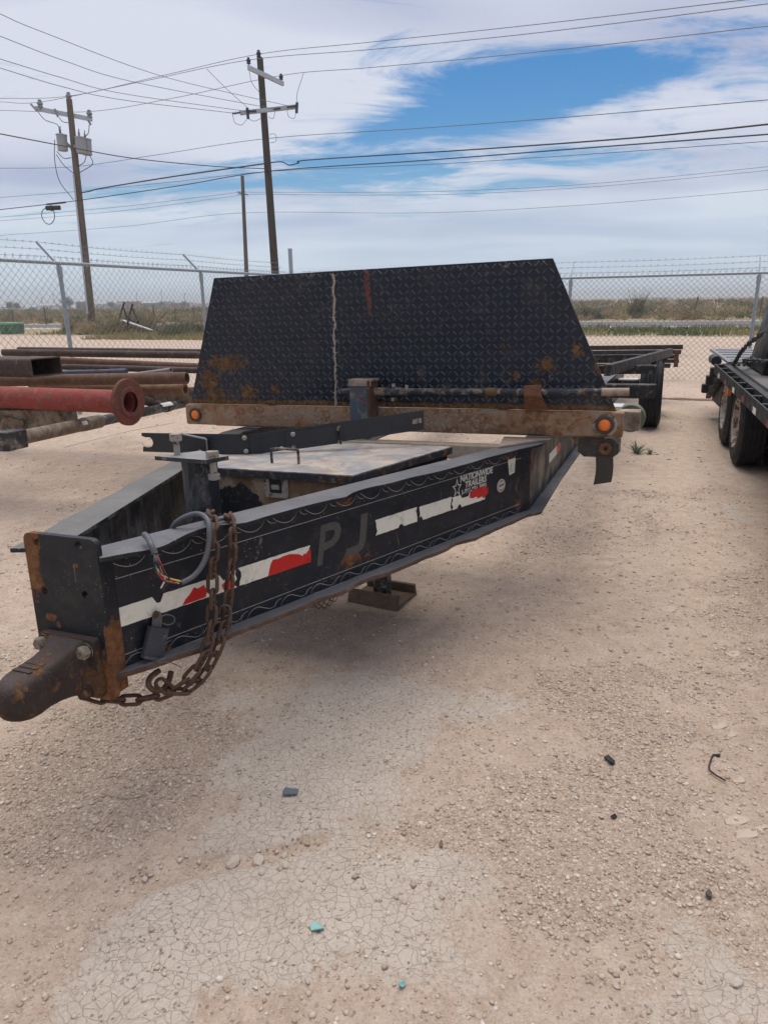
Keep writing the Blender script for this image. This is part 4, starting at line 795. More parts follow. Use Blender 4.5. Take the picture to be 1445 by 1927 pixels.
# pinstripes and scrolls
PIN = m_plain('faded_pinstripe', (.34, .33, .31), .6, .35, 30)
def ribbon(mb, pts, w_, off=.0047):
    P = [Vector(p) for p in pts]
    for i in range(len(P)-1):
        d_ = (P[i+1]-P[i]).normalized(); nn = Vector((-d_.y, d_.x, 0)); k0 = w_*(.35+.65*math.sin(math.pi*(i+.0)/(len(P)-1))); k1 = w_*(.35+.65*math.sin(math.pi*(i+1)/(len(P)-1)))
        q4 = [P[i]-nn*k0, P[i+1]-nn*k1, P[i+1]+nn*k1, P[i]+nn*k0]; mb.add([wp(q_.x, q_.y, off) for q_ in q4], [(0, 1, 2, 3)])
for zz0, zz1, nm in ((-.101, -.083, 'pinstripe'), (-.326, -.316, 'pinstripe'), (-.366, -.362, 'pinstripe')):
    mb = MB()
    for k in range(30):
        a, b2 = k/30, (k+.97)/30; s_ = lambda q_: .02+2.16*q_
        mb.add([wp(s_(a), zz0+(zz1-zz0)*a-.0011, .0047), wp(s_(b2), zz0+(zz1-zz0)*b2-.0011, .0047), wp(s_(b2), zz0+(zz1-zz0)*b2+.0011, .0047), wp(s_(a), zz0+(zz1-zz0)*a+.0011, .0047)], [(0, 1, 2, 3)])
    obj('pinstripe', mb, PIN, beamR)
TOPS = [(-.082, .020), (-.060, .012), (-.035, -.006), (-.008, -.017), (.018, -.017), (.040, -.006), (.052, .010)]
BOTS = [(-.080, -.020), (-.066, -.002), (-.046, .010), (-.022, .010), (.004, -.002), (.030, -.012), (.050, -.008), (.060, .008)]
HOOK = [(-.030, -.016), (-.026, -.004), (-.012, .008), (.006, .011)]
def scroll(s, z, sc, flip, jit):
    mb = MB(); ribbon(mb, [Vector((s+a*sc+jit, z+b*sc, 0)) for a, b in [(p.x, p.y) for p in spline([(a, b, 0) for a, b in (BOTS if flip else TOPS)], 5)]], .0011)
    ribbon(mb, [Vector((s+(a+(.082 if flip else -.055))*sc, z+b*sc*(1 if flip else -.8), 0)) for a, b in [(p.x, p.y) for p in spline([(a, b, 0) for a, b in HOOK], 4)]], .0010)
    return obj('scroll', mb, PIN, beamR)
for k in range(15):
    scroll(.10+k*.142, -.058, 1.0, False, random.uniform(-.006, .006))
    scroll(.12+k*.142, -.345, 0.9, True, random.uniform(-.006, .006))
# faded letters left by a removed emblem, dealer lettering, stickers
GH = m_plain('ghost_letter_grey', (.070, .065, .058), .7, .45, 60)
Pm = outline_mesh('letter_p', [(0, 0), (.026, 0), (.036, .05), (.085, .056), (.118, .078), (.128, .112), (.118, .136), (.09, .146), (.03, .146)], [[(.042, .078), (.078, .082), (.092, .098), (.094, .112), (.082, .118), (.05, .118)]], .0008)
obj('letter', on_web(Pm, .792, -.268), GH, beamR)
Jm = outline_mesh('letter_j', [(0, .004), (.07, 0), (.102, .012), (.118, .04), (.136, .146), (.098, .146), (.084, .05), (.074, .034), (.012, .030)], [], .0008); obj('letter', on_web(Jm, .93, -.272), GH, beamR)
LET = m_plain('cream_vinyl_lettering', (.55, .53, .46), .6, .3, 60)
obj('lettering', on_web(text_mesh('lettering', 'NATIONWIDE', .041, .10, .0012, .98), 1.662, -.114, .0052, R(.0)), LET, beamR)
obj('lettering', on_web(text_mesh('lettering', 'TRAILERS', .039, .10, .0012, 1.05), 1.70, -.146, .0052), LET, beamR)
obj('lettering', on_web(text_mesh('lettering', '1-866-931-3001', .032, 0, .0009, .98), 1.672, -.174, .0052), LET, beamR)
star = [(1.640+.036*q_*math.sin(k*math.pi/5)*1.0, -.137+.044*q_*math.cos(k*math.pi/5)) for k in range(10) for q_ in ((1.0, .42)[k % 2],)]
star2 = [(1.640+.026*q_*math.sin(k*math.pi/5), -.137+.032*q_*math.cos(k*math.pi/5)) for k in range(10) for q_ in ((1.0, .42)[k % 2],)]
obj('star', on_web(outline_mesh('star', star, [star2], .0008), 0, 0, .0052), LET, beamR)
STK = m_paint('yellowed_sticker', (.50, .50, .40), .0, .1, .6, 3, specks=False, patches=[((.80, -.26, -.09), (.012, .02, .008)), ((.82, -.24, -.12), (.012, .02, .01))], pamt=.4, pscale=60, pcol=((.3, (.05, .05, .045)), (.7, (.12, .11, .09))))
st = obj('sticker', on_web(outline_mesh('sticker', [(2.055, -.075), (2.125, -.072), (2.118, -.145), (2.072, -.152)], [], .0008), 0, 0, .0050), STK, beamR)
DKI = m_plain('dark_print', (.10, .09, .07), .7)
mb = MB()
for rad in (.013, .021):
    ribbon(mb, [(2.094+rad*.8*math.cos(a), -.117+rad*math.sin(a), 0) for a in [k*math.pi/8 for k in range(17)]], .0012, .0058)
obj('print', mb, DKI, beamR)
ov = outline_mesh('sticker', [(2.00+.036*math.cos(a), -.190+.032*math.sin(a)) for a in [k*math.pi/12 for k in range(24)]], [], .0008); obj('sticker', on_web(ov, 0, 0, .0050), m_plain('worn_round_sticker', (.46, .42, .36), .6, .35, 120), beamR)
mb = MB(); ribbon(mb, [(1.976, -.191, 0), (1.99, -.189, 0), (2.01, -.187, 0), (2.026, -.184, 0)], .005, .0058); ribbon(mb, [(2.0+.029*math.cos(a), -.190+.026*math.sin(a), 0) for a in [k*math.pi/8 for k in range(17)]], .0012, .0058); obj('print', mb, DKI, beamR)
mb = MB(); ribbon(mb, [(1.985, -.170, 0), (2.0, -.168, 0), (2.016, -.169, 0)], .004, .0059); ribbon(mb, [(1.985, -.209, 0), (2.0, -.211, 0), (2.016, -.208, 0)], .004, .0059); obj('print', mb, m_plain('orange_print', (.45, .14, .05), .6), beamR)
# torn scratch with bare rust near the bend
mb = MB(); ribbon(mb, [(2.17, -.15, 0), (2.155, -.19, 0), (2.13, -.225, 0), (2.15, -.25, 0), (2.185, -.275, 0)], .006, .0050); obj('scar', mb, EDGER, beamR)
mb = MB(); ribbon(mb, [(1.225, -.235, 0), (1.232, -.26, 0), (1.243, -.305, 0)], .005, .0050); obj('rust_run', mb, EDGER, beamR)
# tape on the straight frame rail behind the bend
for y0, y1, m_ in ((.30, .62, TAPEW), (.62, .78, TAPER)):
    obj('reflective_tape', MB().box((BK.x+.0048, (y0+y1)/2+.2, -.21), (.001, y1-y0-.004, .055)), m_, beamR)
# ---- coupler plate and ball coupler
YP = -2.262
def flat_y(me, x0, y, z0): me.transform(Matrix.Translation((x0, y, z0)) @ Matrix.Rotation(R(90), 4, 'X')); return me
pl = outline_mesh('coupler_plate', rrect(-.128, -.44, .128, .028, .022), [circle(-.079, 0.003, .0105), circle(.067, .008, .0115), circle(-.078, -.137, .0105), circle(.067, -.131, .0105)], .018)
plate = obj('coupler_plate', flat_y(pl, 0, YP, 0), PLATEM, TM_root)
obj('plate_return', MB().box((.116, YP+.03, -.225), (.014, .04, .40), bev=.004), PLATEM, plate); obj('plate_return', MB().box((-.116, YP+.03, -.225), (.014, .04, .40), bev=.004), PLATEM, plate)
coup = obj('ball_coupler', flat_y(outline_mesh('coupler_base', rrect(-.098, -.425, .098, -.252, .012), [], .024), 0, YP-.0215, 0), COUPM, TM_root)
secs = []                                                     # forged snout: deep at the plate, then a long rounded nose
for (y, w_, zt_, zb_, rd) in ((-.032, .072, -.253, -.418, .02), (-.05, .062, -.262, -.414, .025), (-.075, .056, -.272, -.408, .026), (-.11, .053, -.279, -.402, .026), (-.15, .053, -.283, -.400, .028), (-.18, .056, -.285, -.404, .032), (-.205, .056, -.288, -.405, .038), (-.226, .050, -.293, -.401, .040), (-.243, .040, -.302, -.392, .034), (-.254, .026, -.315, -.378, .024), (-.259, .010, -.330, -.363, .009)):
    secs.append([Vector((a, YP+y, b)) for a, b in rrect(-w_, zb_, w_, zt_, rd, 5)])
obj('snout', MB().sweep(secs), COUPM, coup, 45)
mb = MB()
for k in range(5): mb.box((0, YP-.10-.020*k, -.2812-.0006*k), (.06, .010, .003))
obj('cast_marking', mb, COUPM, coup)
def hexbolt(c, ax, r, h, sh=0.0):
    mb = MB(); mb.lathe([(0, r*1.15), (.003, r*1.15)], c, ax, 18); ax = Vector(ax).normalized(); mb.lathe([(.0, 0), (.0, r), (h*.85, r), (h, r*.85), (h, 0)], c+ax*.003, ax, 6)
    if sh: mb.tube([c-ax*sh, c], r*.6, 10)
    return mb
BOLTD = m_paint('grimy_bolt', (.16, .14, .105), .5, .5, .6, 8, specks=False)
for x, z, m_ in ((-.080, -.278, BOLTD), (.072, -.283, BOLTD), (.055, -.408, COUPM)): obj('bolt', hexbolt(Vector((x, YP-.034, z)), (0, -1, 0), .019, .022), m_, coup)
mb = MB()
for sx in (1, -1):
    for k in range(40):
        z = -.36+k*.0088; c = Vector((sx*(.1035), YP+.012, z)); mb.tube([c, c+Vector((0, .002, .009))], .004+.0015*math.sin(k*2.3), 6)
obj('weld_bead', mb, EDGER, plate, 60)
# ---- jack post with top plate
post = part('jack_post', MB().box((-.025, -1.60, -.16), (.10, .08, .56), bev=.006), BEAML)
tp = [loc(298, 874, Z=.132), loc(388, 872, Z=.132), loc(425, 860, Z=.132), loc(338, 858, Z=.132)]
topl = obj('top_plate', MB().prism([Vector((-.150, -1.68, .122)), Vector((.075, -1.70, .122)), Vector((.105, -1.61, .122)), Vector((-.06, -1.54, .122))], (0, 0, .014)), m_paint('dusty_top_plate', (.03, .03, .032), .3, .4, .5, 3, updust_sheen=.8, dcol=(.33, .32, .31)), post)
obj('bolt', MB().tube([(-.085, -1.64, .135), (-.085, -1.64, .19)], .011, 8).lathe([(0, 0), (0, .021), (.024, .021), (.024, 0)], (-.085, -1.64, .186), (0, 0, 1), 6), ZINC, post)
obj('bolt', MB().tube([(.075, -1.66, .06), (.075, -1.66, .137)], .012, 8).lathe([(0, 0), (0, .022), (.022, .022), (.022, 0)], (.075, -1.66, .137), (0, 0, 1), 6).lathe([(0, 0), (0, .02), (.02, .02), (.02, 0)], (.075, -1.66, .062), (0, 0, 1), 6), ZINC, post)
part('crossmember', MB().box((0, -1.44, -.32), (.62, .012, .07)), MUDST)
# ---- toolbox
tb = [(-.37, -1.185), (.37, -1.185), (.545, -.47), (-.545, -.47)]
box = part('toolbox', MB().prism([Vector((x, y, -.36)) for x, y in tb], (0, 0, .335)), BOXM)
tl2 = [(-.385, -1.205), (.385, -1.205), (.562, -.455), (-.562, -.455)]
lid = obj('lid', MB().prism([Vector((x, y, -.032)) for x, y in tl2], (0, 0, .034)), LIDM, box)
obj('lid_edge', MB().bar((-.386, -1.207, -.017), (.386, -1.207, -.017), .003, .03).bar((.388, -1.205, -.017), (.565, -.455, -.017), .003, .03), m_paint('rusty_lid_edge', (.02, .02, .022), .45, .3, .6, 2.4), box)
h0, h1 = loc(512, 872, Z=0), loc(562, 874, Z=0)
obj('handle', MB().tube(spline([h0-Vector((0, 0, .01)), h0+Vector((0, 0, .05)), h0+Vector((.012, 0, .063)), h1+Vector((-.012, 0, .063)), h1+Vector((0, 0, .05)), h1-Vector((0, 0, .01))], 4), .006, 8), RODM, box, 60)
lc = loc(520, 914, Y=-1.19); la = obj('latch', flat_y(outline_mesh('latch', rrect(-.055, -.05, .055, .055, .012), [rrect(-.032, -.032, .026, .036, .006)], .006), lc.x, -1.190, lc.z), ZINC, box)
obj('latch_recess', MB().box((lc.x-.003, -1.186, lc.z+.002), (.062, .003, .072)), LINE, box)
obj('latch_paddle', MB().box((lc.x-.003, -1.192, lc.z-.006), (.036, .012, .02), bev=.003).lathe([(0, .010), (.004, .010), (.004, 0)], (lc.x+.042, -1.193, lc.z-.012), (0, -1, 0), 12), ZINC, box)
# ---- crossmember and gusset behind the toolbox
part('crossmember', MB().box((0, -.12, -.075), (1.55, .09, .075), bev=.006), m_paint('dry_mud_crossmember', (.30, .235, .165), .2, .8, .9, 1.2, specks=False, dcol=(.44, .36, .27), bump=.4))
part('gusset_plate', MB().prism([Vector((.76, -.34, -.016)), Vector((.96, -.02, -.016)), Vector((.72, -.02, -.016))], (0, 0, .008)), m_rust('dusty_gusset', ((.3, (.24, .16, .11)), (.7, (.42, .34, .27))), 3, .4))
part('floor_plate', MB().box((.0, .18, -.012), (2.3, .14, .012)), MUDST)
# ---- blue post and long rod in front of the headboard
bp = part('pivot_post', MB().box((-.045, -.095, .155), (.105, .10, .245), bev=.004), BLUEST); obj('cap', MB().box((-.035, -.09, .286), (.135, .12, .012), bev=.002).box((-.035, -.149, .272), (.13, .004, .03)), MUDST, bp)
obj('side_plate', MB().box((.018, -.10, .16), (.012, .125, .25)), m_rust('post_side_rust', RUSTD, 3, .5), bp)
rod = part('long_rod', MB().tube([(-.193, -.075, .222), (1.31, -.075, .232)], .0165, 12), RODM, smooth=40)
for x, l, m_ in ((.115, .10, RODM), (.055, .06, MUDST), (.19, .045, RODM), (.66, .05, m_rust('orange_rod_rust', ORUST, 6, .3))): obj('coupling', MB().tube([(x-l/2, -.075, .2225+.006*x), (x+l/2, -.075, .2225+.006*x)], .0215, 12), m_, rod, 40)
for x, z in ((.13, .26), (.205, .252), (.125, .185)): obj('bolt', hexbolt(Vector((x, -.075, z-.012)), (0, 0, 1), .010, .014), ZINC, rod)
br = part('rod_bracket', MB().box((.875, -.05, .215), (.085, .10, .012)).box((.875, -.102, .235), (.085, .010, .055), bev=.003).prism([Vector((.83, -.095, .209)), Vector((.92, -.095, .209)), Vector((.94, .0, .13)), Vector((.82, .0, .13))], (0, .01, 0)), m_rust('bracket_rust', RUST, 5, .4))
part('rod_end', MB().tube([(1.20, -.075, .2308), (1.325, -.075, .2318)], .0195, 12), MUDST, smooth=40)
# ---- ratchet winch and strap under the right end of the rail
wn = part('ratchet_winch', MB().prism([Vector((1.09, .035, -.012)), Vector((1.25, .035, -.012)), Vector((1.288, .035, -.04)), Vector((1.288, .035, -.085)), Vector((1.262, .035, -.106)), Vector((1.12, .035, -.106)), Vector((1.09, .035, -.08))], (0, .012, 0)), m_rust('oily_winch', ((.3, (.02, .018, .016)), (.55, (.05, .043, .034)), (.8, (.15, .12, .09))), 6, .3))
obj('strap_roll', MB().lathe([(0, 0), (0, .046), (.11, .046), (.11, 0)], (1.236, .05, -.062), (0, 1, 0), 24), m_plain('dirty_black_webbing', (.035, .032, .028), .9, .4, 40), wn, 40)
gear = []
for k in range(24): a = k*math.pi/12; q_ = .036 if k % 2 else .028; gear.append((q_*math.cos(a+.06*(k % 2)), q_*math.sin(a+.06*(k % 2))))
obj('ratchet_gear', flat_y(outline_mesh('ratchet_gear', gear, [circle(0, 0, .011)], .008), 1.225, .026, -.06), m_rust('gear_rust', RUST, 8, .3), wn)
obj('back_plate', MB().prism([Vector((1.02, .17, .0)), Vector((1.29, .17, .0)), Vector((1.29, .17, -.10)), Vector((1.10, .17, -.12))], (0, .01, 0)), MUDST, wn)
sp = []
for k in range(9):
    t_ = k/8; c = Vector((1.222+.006*math.sin(t_*3.2)-.004*t_, .03+.0*t_, -.10-.150*t_)); hw = .042; sp.append([c+Vector((-hw, -.0015, 0)), c+Vector((hw, .004, 0)), c+Vector((hw, .0065, 0)), c+Vector((-hw, .001, 0))])
sp[-1][1].z += .018; sp[-1][2].z += .018
part('hanging_strap', MB().sweep(sp), m_plain('dirty_strap_webbing', (.055, .047, .036), .95, .35, 60))
# ---- stub, roller, outriggers and rear frame behind the rail
part('rail_stub', MB().box((1.32, .27, .058), (.11, .12, .10), bev=.005), MUDST)
part('rail_cap', MB().box((1.297, .052, .062), (.012, .094, .118), bev=.004), RAILM)
rl = part('strap_roller', MB().lathe([(0, 0), (0, .075), (.02, .08), (.08, .08), (.10, .075), (.10, 0)], (1.315, .55, .03), (0, 1, .0), 26), m_plain('green_roller', (.10, .105, .06), .5, .4, 20), smooth=40)
obj('roller_hub', MB().lathe([(-.004, 0), (-.004, .045), (.0, .05)], (1.315, .55, .03), (0, 1, 0), 20), MUDST, rl); obj('roller_axle', MB().tube([(1.05, .6, .03), (1.33, .6, .03)], .02, 8), RODM, rl)
DKST = m_paint('black_outrigger_paint', (.014, .014, .015), .3, .35, .5, 2)
for (y, z, x1, hgt, x0) in ((1.55, .10, 1.43, .095, -1.2), (4.1, .10, 1.40, .09, -1.2), (6.3, .12, 1.50, .10, -1.3), (8.0, .12, 1.35, .1, -1.3)):
    o_ = part('outrigger', MB().bar((x0, y, z), (x1, y, z), .08, hgt, bev=.012), DKST)
part('side_arm', MB().bar((1.0, 3.0, .155), (1.53, 6.55, .185), .06, .10, bev=.006), DKST)
RBM = m_rust('dark_ramp_board', ((.3, (.022, .019, .017)), (.55, (.06, .045, .035)), (.8, (.16, .12, .09))), 2, .3)
for y, z, x1, h_ in ((7.60, -.045, 1.55, .06), (7.62, .020, 1.66, .05), (7.66, .080, 1.60, .055), (7.70, .145, 1.68, .06), (7.74, .215, 1.70, .065)):
    part('ramp_board', MB().bar((-1.2, y, z+.01), (x1, y, z), .12, h_, bev=.006), RBM)
part('ramp_end', MB().box((1.62, 7.52, .06), (.06, .10, .24)), m_rust('ramp_end_rust', RUST, 3, .3))
for y, w_, z in ((.95, .2, .06), (2.3, .22, .05), (3.3, .2, .06)):
    part('reflector_plate', MB().box((1.17, y, z), (.17, w_, .006)), m_plain('dull_white_sheet', (.50, .50, .48), .5))
# ---- wheels
RUBM = m_paint('tyre_rubber', (.011, .011, .012), 0, .12, .7, 2, specks=False, dcol=(.08, .07, .06)); RIMW = m_paint('rusty_white_rim', (.34, .32, .28), .55, .6, .7, 2.5, specks=False, dcol=(.22, .18, .13))
def wheel(parent, c, ax, R_, wd, dual_out):
    # c: centre of the tyre's outer face, ax: pointing inwards
    e = empty('wheel'); e.parent = parent
    prof = [(.012, R_*.58), (.0, R_*.66), (-.004, R_*.78), (.006, R_*.90), (.022, R_*.965)]
    g = 5; rib = (wd-.044)/g
    for k in range(g):
        a = .022+rib*k; prof += [(a+.003, R_*.993), (a+rib-.006, R_*.993)] + ([(a+rib-.004, R_*.965), (a+rib-.001, R_*.965)] if k < g-1 else [])
    prof += [(wd-.022, R_*.965), (wd-.006, R_*.90), (wd+.004, R_*.78), (wd, R_*.66), (wd-.012, R_*.58)]
    obj('tyre', MB().lathe(prof, c, ax, 56), RUBM, e, 35)
    d_ = .05 if not dual_out else .075
    rim = obj('rim', MB().lathe([(.010, R_*.60), (-.002, R_*.59), (.004, R_*.55), (.02, R_*.53), (d_, R_*.50), (d_+.01, R_*.30), (d_-.03, R_*.24), (d_-.045, R_*.20), (d_-.05, 0)], c, ax, 40), RIMW, e, 35)
    axv = Vector(ax).normalized(); x = axv.cross(Vector((0, 0, 1))).normalized(); z = axv.cross(x)
    mb = MB()
    for k in range(8): a = k*math.pi/4; p = Vector(c)+axv*(d_-.012)+x*(R_*.27*math.cos(a))+z*(R_*.27*math.sin(a)); mb.lathe([(0, .014), (-.022, .014), (-.022, 0)], p, axv, 6)
    obj('lug_nuts', mb, ZINC, rim, kind='stuff'); return e
gz = lambda x, y: (-(tw(x, y, 0).z))/TZ.z                      # trailer-frame Z of the yard surface below a point
for y in (5.42, 6.42):
    wheel(TM_root, Vector((1.465, y, gz(1.33, y)+.387)), (-1, 0, 0), .387, .245, False); wheel(TM_root, Vector((-1.465, y, gz(-1.33, y)+.387)), (1, 0, 0), .387, .245, False)
    part('axle', MB().tube([(-1.4, y, gz(0, y)+.387), (1.4, y, gz(0, y)+.387)], .05, 10), DKST)
# ---- landing foot under the tongue
fg = TI @ ground(720, 1128); zg = gz(fg.x, fg.y)
leg = part('landing_leg', MB().box((fg.x, fg.y, (zg-.12)/2-.01), (.075, .075, -zg-.16), bev=.004), RODM)
fM = Matrix.Rotation(R(-6), 3, 'Z')
obj('foot', MB().box((fg.x, fg.y, zg+.018), (.29, .22, .014), fM).box(Vector((fg.x, fg.y, zg+.038))+fM @ Vector((0, -.10, 0)), (.29, .014, .075), fM @ Matrix.Rotation(R(-14), 3, 'X')).box(Vector((fg.x, fg.y, zg+.038))+fM @ Vector((0, .10, 0)), (.29, .014, .075), fM @ Matrix.Rotation(R(14), 3, 'X')), m_rust('muddy_foot', ((.3, (.06, .04, .028)), (.6, (.14, .095, .062)), (.8, (.24, .18, .13))), 4, .4), leg)
# ---- scrap of chain-link netting hanging under the beam
mb = MB(); a0 = TI @ at(572, 1150, 2.75); a1 = TI @ at(655, 1112, 3.0)
for i in range(9):
    for sg in (1, -1):
        pts = []
        for k in range(6):
            u = (i+sg*k*.5)/8; v_ = k/5
            if -.05 < u < 1.05: q_ = a0.lerp(a1, u); pts.append(q_+Vector((0, 0, .05-.075*v_*math.sin(math.pi*min(max(u, .06), .94))-.01)))
        if len(pts) > 1: mb.tube(pts, .0022, 4, False)
part('torn_netting', mb, EDGER)

# ================================================================== LOOSE THINGS ON THE TRAILER
def tthing(name, c, **k): return empty(name, M=TM @ Matrix.Translation(c), **k), Vector(c)
# black slotted arm lying across the toolbox
ARM = m_plain('fresh_black_powder_coat', (.012, .014, .018), .42, .2, 12)
S0, S1, S2 = loc(268, 832, Y=-1.02), loc(470, 837, Y=-.88), loc(797, 790, Y=-.42)
ae, ao = tthing('mounting_arm', S1-Vector((0, 0, .05)), label='fresh black steel arm with forked end lying across the toolbox lid', cat='steel arm')
def armsec(p, h, d_):
    nn = Vector((d_.y, -d_.x, 0)).normalized()*.003; return [p-ao+nn+Vector((0, 0, -h/2)), p-ao-nn+Vector((0, 0, -h/2)), p-ao-nn+Vector((0, 0, h/2)), p-ao+nn+Vector((0, 0, h/2))]
d1 = (S1-S0).normalized(); d2 = (S2-S1).normalized(); dm = (d1+d2).normalized()
fk = []
armX = (S1-S0); armX.z = 0
# left end is a fork: build the first blade as an outlined plate with a hook-shaped mouth
bl = (S1-S0).length; hA, hB = .088, .096
prof = [(0, -hA/2), (bl, -hB/2), (bl, hB/2), (0, hA/2), (-.0, .030), (.018, .024), (.040, .024), (.050, .012), (.053, -.004), (.046, -.018), (.028, -.024), (.004, -.020)]
me = outline_mesh('blade', prof, [], .006); x = (S1-S0).normalized(); n_ = Vector((x.y, -x.x, 0)).normalized(); z_ = n_.cross(x)
z_ = z_ if z_.z > 0 else -z_
Mx = Matrix((x, z_, x.cross(z_))).transposed().to_4x4(); me.transform(Matrix.Translation(S0-ao) @ Mx); obj('blade', me, ARM, ae)
mb = MB().sweep([armsec(S1+d2*.002, .096, d1), armsec(S1.lerp(S2, .5), .094, d2), armsec(S2, .092, d2)]); obj('blade', mb, ARM, ae)
nf_ = Vector((d2.y, -d2.x, 0)).normalized(); nf_ = nf_ if nf_.y < 0 else -nf_
pt = lambda px, py, y_: loc(px, py, Y=y_)-ao
sl = S2-ao-d2*.035+nf_*.005; obj('slot_plate', MB().bar(sl-d2*.022, sl+d2*.022, .003, .022, up=(0, 0, 1)), ZINC, ae); obj('slot_groove', MB().bar(sl-d2*.12, sl-d2*.028, .0024, .028), LINE, ae)
# folded angle brackets
b0 = S1.lerp(S2, .20)-ao; b1 = S1.lerp(S2, .50)-ao
obj('angle_bracket', MB().prism([b0+nf_*.006+Vector((0, 0, -.050)), b1+nf_*.006+Vector((0, 0, -.052)), b1+nf_*.006+Vector((0, 0, .034)), b0+nf_*.006+Vector((0, 0, .032))], nf_*.004).prism([b1+nf_*.010+Vector((0, 0, -.052)), b1+nf_*.05-d2*.0+Vector((0, 0, -.050)), b1+nf_*.05+Vector((0, 0, .030)), b1+nf_*.010+Vector((0, 0, .034))], d2*.006), ARM, ae)
c0 = S0.lerp(S1, .62)-ao; c1 = S1.lerp(S2, .06)-ao
obj('angle_bracket', MB().prism([c0+nf_*.006+Vector((0, 0, -.046)), c1+nf_*.006+Vector((0, 0, -.046)), c1+nf_*.006+Vector((0, 0, .034)), c0+nf_*.006+Vector((0, 0, .026))], nf_*.004), ARM, ae)
lip0 = S0.lerp(S1, .60)-ao; pts4 = [lip0+nf_*.01+Vector((0, 0, .026)), lip0+nf_*.01-d1*.0+Vector((0, 0, -.046)), lip0+nf_*.055+Vector((0, 0, -.046)), lip0+nf_*.055+Vector((0, 0, .026))]
obj('bent_tab', MB().prism(pts4, d1*.006).prism([lip0+nf_*.010+Vector((0, 0, .026)), lip0+nf_*.055+Vector((0, 0, .026)), lip0+nf_*.06-d1*.105+Vector((0, 0, .046)), lip0+nf_*.02-d1*.115+Vector((0, 0, .048))], (0, 0, .004)), m_plain('grey_steel_tab', (.16, .165, .175), .45), ae)
for px, py in ((460, 824), (463, 849), (551, 817), (553, 842), (637, 806), (640, 831), (530, 844), (376, 850), (402, 851)):
    f = (px-268)/202 if px < 470 else None; y_ = -1.02+.14*f if f is not None else -.88+.46*(px-470)/327; o_ = .012
    q_ = loc(px, py, Y=y_-o_)-ao; obj('bolt', MB().lathe([(0, .0115), (.006, .0105), (.009, .005), (.009, 0)], q_, nf_, 12), ZINC, ae, 50)
# ---- safety chain: links as parts
def link_mesh():
    mb = MB(); pts = []; l, w_ = .0165, .0135
    for k in range(9): a = R(-90+180*k/8); pts.append(Vector((l+w_*math.cos(a), w_*math.sin(a), 0)))
    for k in range(9): a = R(90+180*k/8); pts.append(Vector((-l+w_*math.cos(a), w_*math.sin(a), 0)))
    n = len(pts); nn = 7; r = .0058
    for i, p in enumerate(pts):
        t_ = (pts[(i+1) % n]-pts[i-1]).normalized(); s_ = Vector((0, 0, 1)); u = s_.cross(t_)
        for k in range(nn): a = 2*math.pi*k/nn; mb.v.append(tuple(p+u*(r*math.cos(a))+s_*(r*math.sin(a))))
    for i in range(n):
        for k in range(nn): mb.f.append((i*nn+k, i*nn+(k+1) % nn, ((i+1) % n)*nn+(k+1) % nn, ((i+1) % n)*nn+k))
    return mb.mesh('link', 60)
LINK = link_mesh(); LINK.materials.append(CHAINM)
def chain(name, pts, label, cat='chain', Mx=TM, sc=1.0, mesh=LINK, roll0=0.0, group=None):
    P = spline([Vector(p) for p in pts], 24); c = P[0].copy(); e = empty(name, M=Mx @ Matrix.Translation(c), label=label, cat=cat, group=group)
    pitch = .0475*sc; L_ = [0.0]
    for a, b in zip(P[:-1], P[1:]): L_.append(L_[-1]+(b-a).length)
    def at_s(s):
        s = min(max(s, 0), L_[-1]); i = int(np.searchsorted(L_, s)); i = min(max(i, 1), len(P)-1); q_ = (s-L_[i-1])/max(1e-6, L_[i]-L_[i-1]); return P[i-1].lerp(P[i], q_)
    n = int(L_[-1]/pitch); up_ = Vector((0.3, -1, .25)).normalized()
    for k in range(n):
        s = (k+.5)*pitch; a, b = at_s(s-pitch/2), at_s(s+pitch/2); x = (b-a).normalized(); y = up_.cross(x).normalized(); z = x.cross(y); up_ = z if z.dot(up_) > 0 else -z
        y = up_.cross(x).normalized(); ang = roll0+(R(90) if k % 2 else 0)+random.uniform(-.25, .25); y2 = y*math.cos(ang)+up_*math.sin(ang); z2 = x.cross(y2)
        o = bpy.data.objects.new('link', mesh); COL.objects.link(o); o.parent = e; Ml = Matrix((x, y2, z2)).transposed().to_4x4(); o.matrix_local = Matrix.Translation((a+b)/2-c) @ Ml @ Matrix.Scale(sc, 4)
    return e
HO = .084
f0 = web(396, 962, .03)
chain('safety_chain', [web(388, 985, -.075), web(392, 972, -.045), web(396, 966, .0), web(400, 982, .055), web(403, 1010, HO), web(400, 1060, HO), web(400, 1120, HO), web(397, 1180, HO), web(388, 1225, HO), web(368, 1262, .075), web(338, 1290, .05), web(300, 1309, .03), web(250, 1318, .0), web(196, 1316, -.03), web(160, 1305, -.06)], 'rusty safety chain draped over the tongue flange and looping back under the coupler plate', group='rusty chains on the tongue')
chain('safety_chain', [web(425, 985, -.07), web(428, 975, -.03), web(432, 972, .03), web(437, 990, .07), web(438, 1030, HO), web(434, 1080, HO), web(429, 1130, HO), web(424, 1175, HO), web(412, 1215, HO+.005), web(396, 1252, HO), web(372, 1285, .07), web(345, 1303, .06), web(318, 1300, .05), web(298, 1283, .04)], 'rusty safety chain hanging free beside the draped one with a wire twisted round it', group='rusty chains on the tongue', roll0=.5)
part('chain_lug', MB().tube(spline([web(300, 1262, .03), web(283, 1275, .035), web(280, 1290, .04), web(292, 1300, .04), web(308, 1296, .035), web(318, 1280, .03), web(322, 1264, .03)], 5), .0085, 8), CHAINM, smooth=60)
